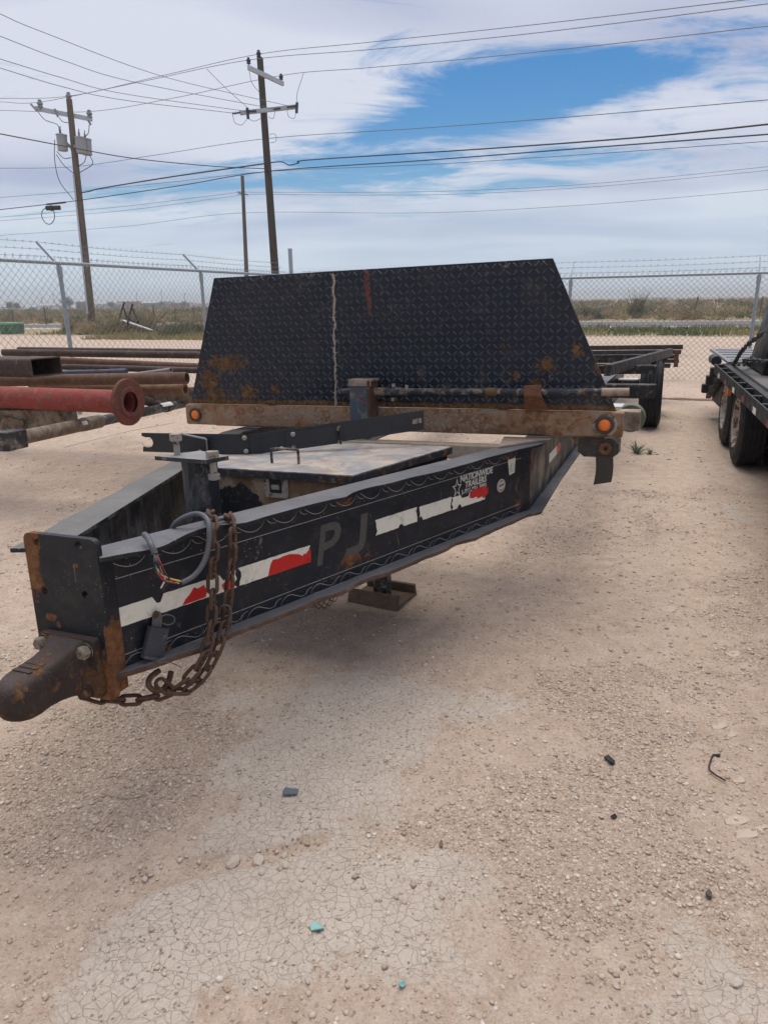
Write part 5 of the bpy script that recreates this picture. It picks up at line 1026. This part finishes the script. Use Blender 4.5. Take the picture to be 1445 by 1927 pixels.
# ---- trailer wiring: grey cable with a frayed end
CBL = m_plain('grey_cable_sheath', (.085, .088, .095), .55, .25, 30)
ce, co_ = tthing('trailer_cable', web(390, 985, .06), label='grey trailer wiring cable looped over the tongue with frayed coloured ends', cat='cable')
w3 = lambda *a: web(*a)-co_
obj('sheath', MB().tube(spline([w3(322, 1000, -.075), w3(330, 985, -.05), w3(350, 972, -.02), w3(374, 967, .02), w3(390, 978, .075), w3(394, 1000, .10), w3(391, 1035, .105), w3(380, 1065, .105), w3(363, 1085, .10), w3(342, 1097, .095)], 6), .0078, 10), CBL, ce, 60)
obj('sheath', MB().tube(spline([w3(272, 1006, .015), w3(278, 1012, .045), w3(285, 1027, .078), w3(292, 1042, .09)], 6), .0088, 10), CBL, ce, 60)
obj('sheath', MB().tube(spline([w3(392, 979, .05), w3(408, 978, .03), w3(428, 974, .02)], 6), .006, 8), CBL, ce, 60)
WC = [(.02, .02, .022)]*5+[(.5, .03, .03), (.55, .38, .05), (.6, .58, .55), (.42, .2, .05), (.25, .17, .1)]
rr_ = random.Random(11)
for k in range(30):
    c = WC[k % len(WC)]; s_ = rr_.uniform(-6, 6); b_ = rr_.uniform(-9, 7)
    pts = [w3(292+s_*.3, 1040, .09), w3(296+s_, 1060, .10+rr_.uniform(-.01, .012)), w3(303+s_+b_*.4, 1078, .10+rr_.uniform(-.012, .012)), w3(315+b_*.8, 1090+rr_.uniform(-3, 3), .098), w3(335+rr_.uniform(-4, 5), 1096+rr_.uniform(-3, 2), .096)]
    if k % 7 == 3: pts[-1] = w3(306+rr_.uniform(-4, 8), 1108+rr_.uniform(-3, 5), .09)
    obj('wire', MB().tube(spline(pts, 5), .0024, 5), m_plain('wire_insulation', c, .5), ce)
# ---- breakaway box hanging from a bracket
be, bo = tthing('breakaway_box', web(288, 1205, .02), label='flat dark grey box hanging from a bolted strap on the tongue web', cat='box'); w4 = lambda *a: web(*a)-bo
DGB = m_paint('dark_grey_plastic', (.035, .04, .048), 0, .3, .5, 3)
obj('strap', MB().prism([w4(283, 1200, .012), w4(287, 1158, .012), w4(292, 1149, .012), w4(301, 1151, .012), w4(304, 1165, .012), w4(300, 1205, .012)], (BNORM*.004)), m_plain('worn_steel_strap', (.13, .13, .125), .5), be)
obj('case', MB().prism([w4(265, 1232, .020), w4(278, 1178, .020), w4(313, 1181, .020), w4(301, 1238, .020)], BNORM*.016), DGB, be); obj('case_rim', MB().prism([w4(264, 1236, .017), w4(265, 1231, .017), w4(301, 1236.5, .017), w4(300, 1241, .017)], BNORM*.022), CBL, be)
obj('bolt', hexbolt(w4(292, 1157, .016), BNORM, .009, .006), CHAINM, be)
obj('wire', MB().tube(spline([w4(299, 1177, .03), w4(302, 1163, .045), w4(312, 1157, .05), w4(326, 1160, .045), w4(328, 1170, .04), w4(318, 1176, .035), w4(306, 1173, .03)], 6), .0022, 6), CBL, be)
part('lashing_wire', MB().tube(spline([web(276, 1240, .01), web(300, 1247, .07), web(318, 1246, .08), web(342, 1256, .09)], 6), .0016, 5).tube(spline([web(412, 1155, .07), web(418, 1140, .10), web(432, 1142, .105), web(436, 1160, .1), web(435, 1195, .09)], 6), .0016, 5), CBL)

# ================================================================== PIPE RACK ON THE LEFT
RP1 = m_rust('brown_rusted_pipe', ((.3, (.045, .025, .017)), (.5, (.12, .06, .035)), (.7, (.20, .115, .065))), 1.6, .3, .85, .3); RP2 = m_rust('dark_rusted_pipe', ((.3, (.022, .016, .014)), (.5, (.06, .038, .03)), (.75, (.13, .08, .055))), 1.6, .3, .8, .3)
RP3 = m_rust('orange_rusted_pipe', ((.3, (.07, .035, .02)), (.5, (.17, .085, .045)), (.7, (.27, .17, .10))), 2.0, .3, .85, .3)
REDP = m_paint('faded_red_pipe_paint', (.20, .034, .030), .50, .50, .72, 1.9, rcol=((.3, (.10, .04, .025)), (.5, (.19, .075, .04)), (.7, (.26, .12, .07))), specks=False, dcol=(.24, .105, .075)); BLKP = m_paint('black_coated_pipe', (.016, .017, .02), .12, .45, .45, 1.2)
PG = 'pipes stacked on the rack'
def pipe(name, a, b, r, mat, label, thick=.12, coll=None, flange=None, cat='pipe'):
    A, B = at(*a), at(*b); d = (A-B).normalized(); c = (A+B)/2; base = Vector((c.x, c.y, c.z-r)); e = empty(name, loc_=base, label=label, cat=cat, group=PG); A, B = A-base, B-base; L_ = (A-B).length; ri = r*(1-thick)
    obj('barrel', MB().lathe([(.4, 0), (.4, ri), (0, ri), (0, r), (L_, r), (L_, ri), (L_-.4, ri), (L_-.4, 0)], B, d, 28), mat, e, 40)
    if coll: obj('collar', MB().lathe([(coll[0], r*.98), (coll[0], r*1.22), (coll[0]+coll[1], r*1.22), (coll[0]+coll[1], r*.98)], B, d, 28), mat, e, 40)
    if flange:
        fl_ = obj('flange', MB().lathe([(-.028, ri), (-.028, flange*.62), (-.022, flange*.64), (-.020, flange*.97), (-.016, flange), (.006, flange), (.010, flange*.97), (.012, r*1.04), (.06, r*1.005)], B, d, 40), m_paint('rusty_red_flange', (.15, .035, .028), .68, .5, .8, 3.0, rcol=((.3, (.06, .028, .02)), (.5, (.13, .06, .038)), (.7, (.2, .105, .065))), specks=False, dcol=(.2, .1, .07), bump=.35), e, 35)
        x = d.cross(Vector((0, 0, 1))).normalized(); z = x.cross(d)
        for k in range(8): an = k*math.pi/4+.3; obj('bolt_hole', MB().lathe([(-.0215, flange*.062), (-.0205, flange*.062), (-.0205, 0)], B+x*(flange*.80*math.cos(an))+z*(flange*.80*math.sin(an)), d, 12), LINE, fl_)
    return e
pipe('flanged_pipe', (-110, 743, 5.55), (240, 756.5, 4.95), .083, REDP, 'faded red pipe ending in a wide round flange', .10, flange=.165)
pipe('rusty_pipe', (-90, 718, 6.6), (352, 711, 6.15), .052, RP1, 'brown rusty pipe resting just above the red flanged pipe', .2)
pipe('rusty_pipe', (60, 728, 6.7), (349, 733, 6.3), .047, RP3, 'orange brown pipe with a collar behind the red flange', .2, coll=(.0, .06))
pipe('rusty_pipe', (6, 663, 7.6), (460, 669, 7.2), .037, RP2, 'dark brown pipe with rounded tip on top of the stack', .2)
pipe('rusty_pipe', (34, 657, 8.0), (470, 662, 7.7), .027, RP2, 'thin dark pipe lying behind the topmost pipe', .2)
pipe('rusty_pipe', (60, 676, 7.3), (460, 694, 6.9), .036, RP1, 'brown pipe lying below the topmost dark pipe', .2)
pipe('black_pipe', (114, 690, 7.1), (460, 699, 6.8), .030, RP2, 'blackened pipe with a pale cut end in the middle of the stack', .2)
pipe('blue_pipe', (90, 701, 6.75), (239, 698, 6.6), .020, m_paint('blue_pipe_paint', (.06, .085, .13), .45, .3, .6, 3), 'slim blue pipe with a rusty coupling on its end', .3, coll=(.0, .17))
pipe('grey_pipe', (240, 707, 6.75), (322, 696, 6.45), .022, m_paint('grey_pipe_paint', (.20, .185, .175), .3, .4, .7, 3), 'short grey pipe lying aslant across the stack', .25)
pipe('pipe_stub', (285, 757, 6.35), (262, 751, 6.15), .040, RP2, 'short mud caked pipe stub below the orange pipe', .25)
A, B = at(-80, 688, 6.1), at(88, 690, 5.65); base = (A+B)/2; base.z -= .08
e = empty('box_tube', loc_=base, label='open ended brown rectangular steel tube lying on the stack', cat='steel tube', group=PG); d = (B-A).normalized(); y_ = Vector((-d.y, d.x, 0)).normalized(); A -= base; B -= base
mb = MB(); w_, h_, th = .145, .072, .010
outl = [(y_*a+Vector((0, 0, b))) for a, b in rrect(-w_, -h_, w_, h_, .02, 3)]; inl = [(y_*a+Vector((0, 0, b))) for a, b in rrect(-w_+th, -h_+th, w_-th, h_-th, .012, 3)]; n = len(outl)
mb.v = [tuple(A+p) for p in outl]+[tuple(B+p) for p in outl]+[tuple(B+p) for p in inl]+[tuple(A+p) for p in inl]
for k in range(3):
    for i in range(n): j = (i+1) % n; mb.f.append((k*n+i, k*n+j, (k+1)*n+j, (k+1)*n+i))
obj('tube_wall', mb, RP2, e, 40); obj('hole_rim', MB().lathe([(0, .016), (.002, .016), (.002, 0)], A.lerp(B, .62)+Vector((0, 0, h_)), (0, 0, 1), 14), RP3, e)
# rack: mud-brown cross beam with legs, black pole running back
MB_ = m_paint('muddy_brown_beam', (.055, .045, .033), .4, .75, .85, 1.2, specks=False, dcol=(.20, .155, .105)); 
A, B = at(-160, 790, 5.6), at(131, 786, 5.25); base = (A+B)/2; base.z = 0
e = empty('pipe_rack', loc_=base, label='mud brown steel rack beam carrying the stacked pipes', cat='rack'); A -= base; B -= base
dd = (B-A).normalized(); obj('beam', MB().bar(A, B, .20, .155, bev=.012), MB_, e)
obj('angle_iron', MB().bar(at(-40, 775, 5.4)-base, at(45, 797, 5.2)-base, .02, .04), MB_, e)
for t_ in (.04, .28): p = A.lerp(B, t_); obj('leg', MB().box((p.x, p.y, p.z/2-.03), (.10, .10, p.z-.02)), MB_, e)
A, B = at(250, 745, 7.15), at(362, 742, 6.9); obj('beam', MB().bar(A-base-dd*1.6, B-base, .16, .13, bev=.01), MB_, e)
for t_ in (.0,): p = (A-base-dd*1.6).lerp(B-base, t_); obj('leg', MB().box((p.x, p.y, p.z/2-.03), (.08, .08, p.z-.02)), MB_, e)
A, B = at(18, 828, 4.3), at(356, 757, 7.1); base = A.copy(); base.z -= .06; e = empty('drill_pole', loc_=base, label='long black pole with white stickers slanting back beneath the red flange', cat='pole'); A -= base; B -= base; d = (B-A)
obj('pole', MB().tube([A+d*.02, A+d*.33], .047, 20), m_paint('mud_coated_pole', (.09, .07, .05), .25, .8, .8, 1.4, specks=False, dcol=(.22, .17, .12)), e, 40); obj('pole', MB().tube([A+d*.36, B], .041, 20), BLKP, e, 40)
obj('coupling', MB().tube([A+d*.30, A+d*.38], .051, 20), MB_, e, 40); obj('coupling', MB().tube([A+d*.80, A+d*.83], .048, 20), LINE, e, 40)
obj('end_block', MB().bar(A-d.normalized()*.10, A+d*.035, .115, .115, bev=.006), BLKP, e)
side = Vector((.35, -.93, .25)).normalized()
WST = m_plain('white_paper_sticker', (.58, .58, .55), .6, .2, 60)
def wrap(t0, t1, r, a0, a1, mat, nm='sticker'):
    x = d.cross(Vector((0, 0, 1))).normalized(); x = x if x.y < 0 else -x; z = Vector((0, 0, 1)); mb = MB(); n = 8; V_ = []
    for tt in (t0, t1):
        for k in range(n+1): a = R(a0+(a1-a0)*k/n); V_.append(A+d*tt+x*(r*math.cos(a))+z*(r*math.sin(a)))
    mb.add(V_, [(k, k+1, n+2+k, n+1+k) for k in range(n)]); obj(nm, mb, mat, e, 60)
wrap(.47, .53, .0422, -35, 25, WST); wrap(.27, .295, .0482, 5, 40, WST); wrap(.75, .83, .0495, 20, 75, WST)
obj('loose_wire', MB().tube(spline([ground(120, 842, .25), ground(240, 812, .12), ground(330, 795, .2)]), .0016, 5), LINE, label='thin wire hanging low behind the black pole', cat='wire')

# ================================================================== FLATBED TRAILER ON THE RIGHT
FBM = Matrix.Translation((3.70, 7.85, 0)) @ Matrix.Rotation(-math.atan2(.335, .942), 4, 'Z'); FBI = FBM.inverted()
fb = empty('flatbed_trailer', M=FBM, label='flatbed trailer with dual wheels and folded ramps beside the open dirt', cat='trailer')
DZ = .79; FBK = m_paint('dusty_black_frame_paint', (.013, .013, .014), .10, .25, .5, 1.2, updust_sheen=.35, dcol=(.16, .15, .14)); DECK = MT('weathered_deck_planks')
t = DECK; n_ = t.noise(3, 8, .7, .4, sc=(1, .2, 1)); DECKM = t.done(t.ramp(n_, ((.3, (.085, .075, .07)), (.6, (.17, .155, .145)), (.8, (.26, .235, .21)))), .85, t.bump(n_, .4, .01))
FP = lambda nm, mb, mat, par=fb, sm=None, **k: obj(nm, mb, mat, par, sm, **k)
YF = -6.2
for k in range(13):
    x = .17+k*.178; FP('deck_plank', MB().box((x+.087, YF/2, DZ-.022), (.172, -YF, .04), bev=.004), DECKM)
FP('side_channel', MB().box((.105, YF/2, DZ-.07), (.055, -YF, .14), bev=.004), FBK)
FP('rub_rail', MB().box((0, YF/2, DZ-.06), (.012, -YF, .105), bev=.003), FBK)
for k in range(14): FP('stake_pocket', MB().box((.043, -.05-k*.45, DZ-.06), (.070, .055, .10)), FBK)
FP('end_channel', MB().box((1.3, .03, DZ-.07), (2.5, .05, .12)), FBK)
for k in range(9): FP('reflective_tape', MB().box((-.0075, -.55-k*.62, DZ-.085), (.002, .14, .045)), TAPEW if k % 2 == 0 else m_plain('dirty_red_tape', (.22, .06, .05), .6))
FP('main_beam', MB().box((.62, YF/2, DZ-.28), (.10, -YF, .28)), FBK); FP('main_beam', MB().box((1.9, YF/2, DZ-.28), (.10, -YF, .28)), FBK)
# dropped tail with side frame, folded ramps on top
FP('tail_side', MB().prism([Vector((.06, .06, DZ-.01)), Vector((.06, .06, DZ-.15)), Vector((.06, 1.25, DZ-.55)), Vector((.06, 1.25, DZ-.43))], (.06, 0, 0)), FBK)
FP('tail_panel', MB().prism([Vector((.13, .08, DZ-.13)), Vector((.13, .08, DZ-.52)), Vector((.13, 1.22, DZ-.56)), Vector((.13, 1.22, DZ-.45))], (.04, 0, 0)), FBK)
FP('tail_deck', MB().prism([Vector((.13, .06, DZ-.06)), Vector((.13, 1.25, DZ-.46)), Vector((.13, 1.25, DZ-.49)), Vector((.13, .06, DZ-.09))], (2.2, 0, 0)), DECKM)
for y, z in ((.35, -.10), (.72, -.23), (1.15, -.38)): FP('tail_lamp', MB().box((.035, y, DZ+z-.03), (.09, .12, .11), bev=.012), LINE)
for x0 in (.14, 1.4):
    rp_ = FP('folded_ramp', MB().box((x0+.55, 1.22, DZ-.005), (1.10, 2.2, .03), bev=.004), m_plain('grey_ramp_steel', (.19, .19, .195), .5))
    for k in range(5): obj('ramp_cleat', MB().box((x0+.55, .3+k*.42, DZ+.014), (1.02, .03, .008)), rp_.data.materials[0], rp_)
FP('ramp_hinge', MB().tube([(.10, .9, DZ-.05), (.10, 1.3, DZ-.05)], .06, 10), LINE)
for y in (-.58, -1.58):
    wheel(fb, Vector((.07, y, .385)), (1, 0, 0), .385, .235, True); wheel(fb, Vector((.335, y, .385)), (1, 0, 0), .385, .235, True)
    FP('axle', MB().tube([(.2, y, .385), (2.3, y, .385)], .06, 10), FBK)
    wheel(fb, Vector((2.43, y, .385)), (-1, 0, 0), .385, .235, True)
FP('marker_lamp', MB().lathe([(0, .02), (-.015, .017), (-.018, 0)], (.03, -1.05, DZ-.20), (1, 0, 0), 16).box((.05, -1.05, DZ-.16), (.03, .06, .12)), AMB)
FP('mud_flap', MB().box((.2, -1.08, DZ-.26), (.22, .02, .20)), LINE)
FP('headboard_jack', MB().box((1.3, YF+.1, DZ/2-.03), (.12, .12, DZ-.02)), FBK)
# black steel bucket standing on the deck, chained down
cB = FBI @ ground(1427, 692, DZ); bx = empty('steel_bucket', M=FBM @ Matrix.Translation((cB.x+.14, cB.y-.38, DZ)), label='tall smooth black steel bucket chained down on the flatbed deck', cat='bucket')
bs = []
for z, s_, dx_ in ((.0, .90, .02), (.03, .96, .01), (.10, 1.0, .0), (.5, 1.0, .06), (1.0, 1.0, .13), (1.1, 1.0, .145)): bs.append([Vector((a*s_+dx_, b, z)) for a, b in rrect(-.22, -.45, .9, .45, .06, 4)])
BKM = m_paint('smooth_black_bucket', (.009, .009, .010), 0, .0, .38, 1, specks=False)
obj('shell', MB().sweep(bs), BKM, bx, 45); obj('lip', MB().box((.34+.145, 0, 1.11), (1.16, .95, .03), bev=.008), BKM, bx); obj('wear_strip', MB().box((-.215, 0, .07), (.02, .86, .10), bev=.005), FBK, bx)
CH2 = LINK.copy(); CH2.materials.clear(); CH2.materials.append(m_plain('dark_binder_chain', (.06, .054, .048), .6, .4, 30))
c0 = FBI @ at(1345, 692, 7.7); c1 = FBI @ at(1400, 655, 6.75); c2 = FBI @ at(1440, 622, 6.25)
chain('binder_chain', [(.10, -.16, DZ-.01), (.16, -.26, DZ+.03), c1, c2], 'dark binder chain rising from the flatbed corner to the black bucket', Mx=FBM, sc=1.25, mesh=CH2, group='binder chains on the flatbed')
chain('binder_chain', [(.12, -.20, DZ+.012), (.3, -.45, DZ+.012), FBI @ at(1400, 678, 6.9), FBI @ at(1450, 680, 6.3)], 'dark binder chain lying flat across the flatbed deck', Mx=FBM, sc=1.25, mesh=CH2, group='binder chains on the flatbed')

# ================================================================== LITTER AND STONES
def stone(px, py, r, label, tone=(.45, .38, .31), flat=.6, seed=0):
    g = ground(px, py); rr = random.Random(seed+px); bm = bmesh.new(); bmesh.ops.create_icosphere(bm, subdivisions=2, radius=1.0)
    for v in bm.verts: k = 1+.28*mnoise.noise(v.co*1.3+Vector((px, py, 0)))+.10*mnoise.noise(v.co*4+Vector((py, 0, 0))); v.co = Vector((v.co.x*k*r*1.15, v.co.y*k*r*.85, v.co.z*k*r*flat))
    me = bpy.data.meshes.new('stone'); bm.to_mesh(me); bm.free(); o = obj('stone', me, m_plain('pale_stone', tone, .9, .2, 60, bump=.3), label=label, cat='stone', group='stones on the dirt'); o.location = (g.x, g.y, height(g.x, g.y)+r*flat*.35); o.rotation_euler.z = rr.uniform(0, 6)
    return o
for i, (px, py, r, lb, fl_) in enumerate(((438, 1618, .021, 'largest pale clod standing at the broken edge of the mud crust', .8), (486, 1616, .020, 'flat pale clod right of the largest clod', .35), (537, 1633, .012, 'small round clod below the flat clod', .7), (535, 1605, .010, 'small clod on the crack right of the flat clod', .7), (493, 1645, .011, 'small pale clod in the crack', .7), (272, 1652, .009, 'brown clod left of the crust edge', .7), (178, 1545, .009, 'tan pebble lying left of the cracked crust', .7), (150, 1519, .008, 'round tan pebble beside a thin straw', .8), (173, 1513, .007, 'tiny pale pebble beside the round tan pebble', .8), (577, 1562, .007, 'cream pebble beyond the slate shard', .7), (1383, 1448, .008, 'rounded pebble beyond the black zip tie', .8), (1338, 1505, .009, 'grey brown stone below the black zip tie', .7), (1385, 1855, .014, 'rough tan stone among the coarse gravel', .7), (986, 1485, .007, 'white pebble on smooth dirt', .7), (1192, 1542, .008, 'tan pebble near the small black scrap', .7), (1270, 1756, .008, 'round brown pebble in the coarse gravel', .8))): stone(px, py, r, lb, seed=i)
def shard(name, pts, th, mat, label, cat, lift=.004):
    P = [ground(*p) for p in pts]; c = sum(P, Vector())/len(P); zz = height(c.x, c.y)+lift; c.z = zz
    o = obj(name, MB().prism([Vector((p.x-c.x, p.y-c.y, .004*math.sin(i*2.1))) for i, p in enumerate(P)], (0, 0, th)), mat, label=label, cat=cat); o.location = c; return o
TEAL = m_plain('teal_plastic', (.17, .37, .335), .4, .15, 50)
shard('plastic_shard', [(583, 1751), (592, 1747), (608, 1752), (610, 1758), (597, 1762), (586, 1760)], .004, TEAL, 'larger teal plastic shard on the cracked crust', 'litter')
shard('plastic_shard', [(749, 1861), (760, 1858), (764, 1862), (757, 1869), (751, 1867)], .003, TEAL, 'smaller teal plastic shard in the gravel', 'litter')
shard('slate_shard', [(532, 1497), (538, 1491), (562, 1491), (560, 1502), (534, 1504)], .004, m_plain('slate_grey_plastic', (.10, .12, .14), .4, .3, 60), 'slate grey shard lying on the pale crust', 'litter')
BLS = m_plain('black_rubber_scrap', (.012, .012, .012), .6)
shard('rubber_scrap', [(1136, 1430), (1144, 1428), (1157, 1437), (1155, 1443), (1146, 1441)], .007, BLS, 'torn black rubber scrap on smooth dirt', 'litter')
shard('rubber_scrap', [(1148, 1541), (1156, 1538), (1161, 1540), (1155, 1545)], .004, BLS, 'small black scrap near a tan pebble', 'litter')
shard('dry_leaf', [(826, 1595), (829, 1588), (834, 1590), (833, 1599), (828, 1602)], .002, TWIG, 'small brown dry leaf on the dirt', 'leaf')
shard('dark_stone', [(1327, 1683), (1334, 1680), (1340, 1685), (1338, 1693), (1330, 1692)], .008, m_plain('dark_grey_stone', (.09, .075, .06), .8), 'dark flat stone in the coarse gravel', 'stone')
g = ground(1345, 1450); zz = height(g.x, g.y)+.004; pts = [ground(*p)-Vector((g.x, g.y, 0))+Vector((0, 0, .003)) for p in ((1351, 1426), (1342, 1424), (1337, 1434), (1334, 1450), (1346, 1462), (1365, 1473))]
e = empty('zip_tie', loc_=(g.x, g.y, zz), label='bent black zip tie lying on the dirt', cat='zip tie'); obj('strap', MB().tube(spline(pts, 6), .0028, 6), BLS, e, 60); obj('head', MB().box(pts[0]+Vector((0, 0, .002)), (.012, .009, .008), bev=.002), BLS, e)
g = ground(240, 1503); pts = [ground(*p)-Vector((g.x, g.y, 0))+Vector((0, 0, .004+height(g.x, g.y))) for p in ((190, 1492), (215, 1500), (245, 1503), (275, 1497))]
obj('straw', MB().tube(spline(pts, 6), .0016, 5), m_plain('dry_straw', (.34, .28, .19), .8), label='thin dry straw curved on the dirt', cat='straw').location = (g.x, g.y, 0)
for (px, py, wx, lb) in ((1325, 749, .30, 'red brown ground stain between the trailers'), (1230, 717, .0, '')):
    if wx:
        g = ground(1280, 751); P = [(-.85+.17*k, (.11+.05*math.sin(k*2.7))*(1 if k < 11 else 1)) for k in range(11)]; out2 = P+[(x, -y*.8) for x, y in P[::-1]]
        me = outline_mesh('soil_stain', out2, [], .002); o = obj('soil_stain', me, m_rust('red_brown_soil', ((.3, (.10, .05, .035)), (.6, (.19, .10, .07)), (.8, (.36, .27, .2))), 1.2, .5, .95), label=lb, cat='soil'); o.location = (g.x, g.y, height(g.x, g.y)+.006); o.rotation_euler.z = -.38

FLAT = m_plain('pale_flat_caliche', (.455, .36, .28), .9, .15, 30, bump=.25)
for i, (px, py, s_) in enumerate(((1385, 1545, 26), (1405, 1568, 30), (1432, 1558, 14), (1430, 1592, 10), (1310, 1720, 16), (1378, 1235, 16), (1352, 1368, 18), (1375, 1385, 14), (1392, 1470, 16), (1258, 1150, 18))):
    rr = random.Random(i); shard('flat_stone', [(px+s_*math.cos(k*.785)*rr.uniform(.6, 1.1), py+s_*.45*math.sin(k*.785)*rr.uniform(.6, 1.1)) for k in range(8)], .002, FLAT, 'pale flat caliche slab pressed into the dirt', 'stone', -.001)['group'] = 'pale slabs pressed into the dirt'
# ================================================================== HAZE
t = MT('haze_air'); t.N.remove(t.b); pv = t.node('ShaderNodeVolumePrincipled'); pv.inputs['Color'].default_value = (.86, .86, .85, 1); pv.inputs['Density Attribute'].default_value = ''; pv.inputs['Temperature Attribute'].default_value = ''; pv.inputs['Density'].default_value = .0008; t.m.cycles.homogeneous_volume = True; pv.inputs['Anisotropy'].default_value = .35
t.L.new(pv.outputs[0], t.N['Material Output'].inputs['Volume'])
obj('haze', MB().box((0, 0, 11.0), (7000, 7000, 24.0)), t.m, kind='stuff', label='thin dusty haze over the desert', cat='haze')
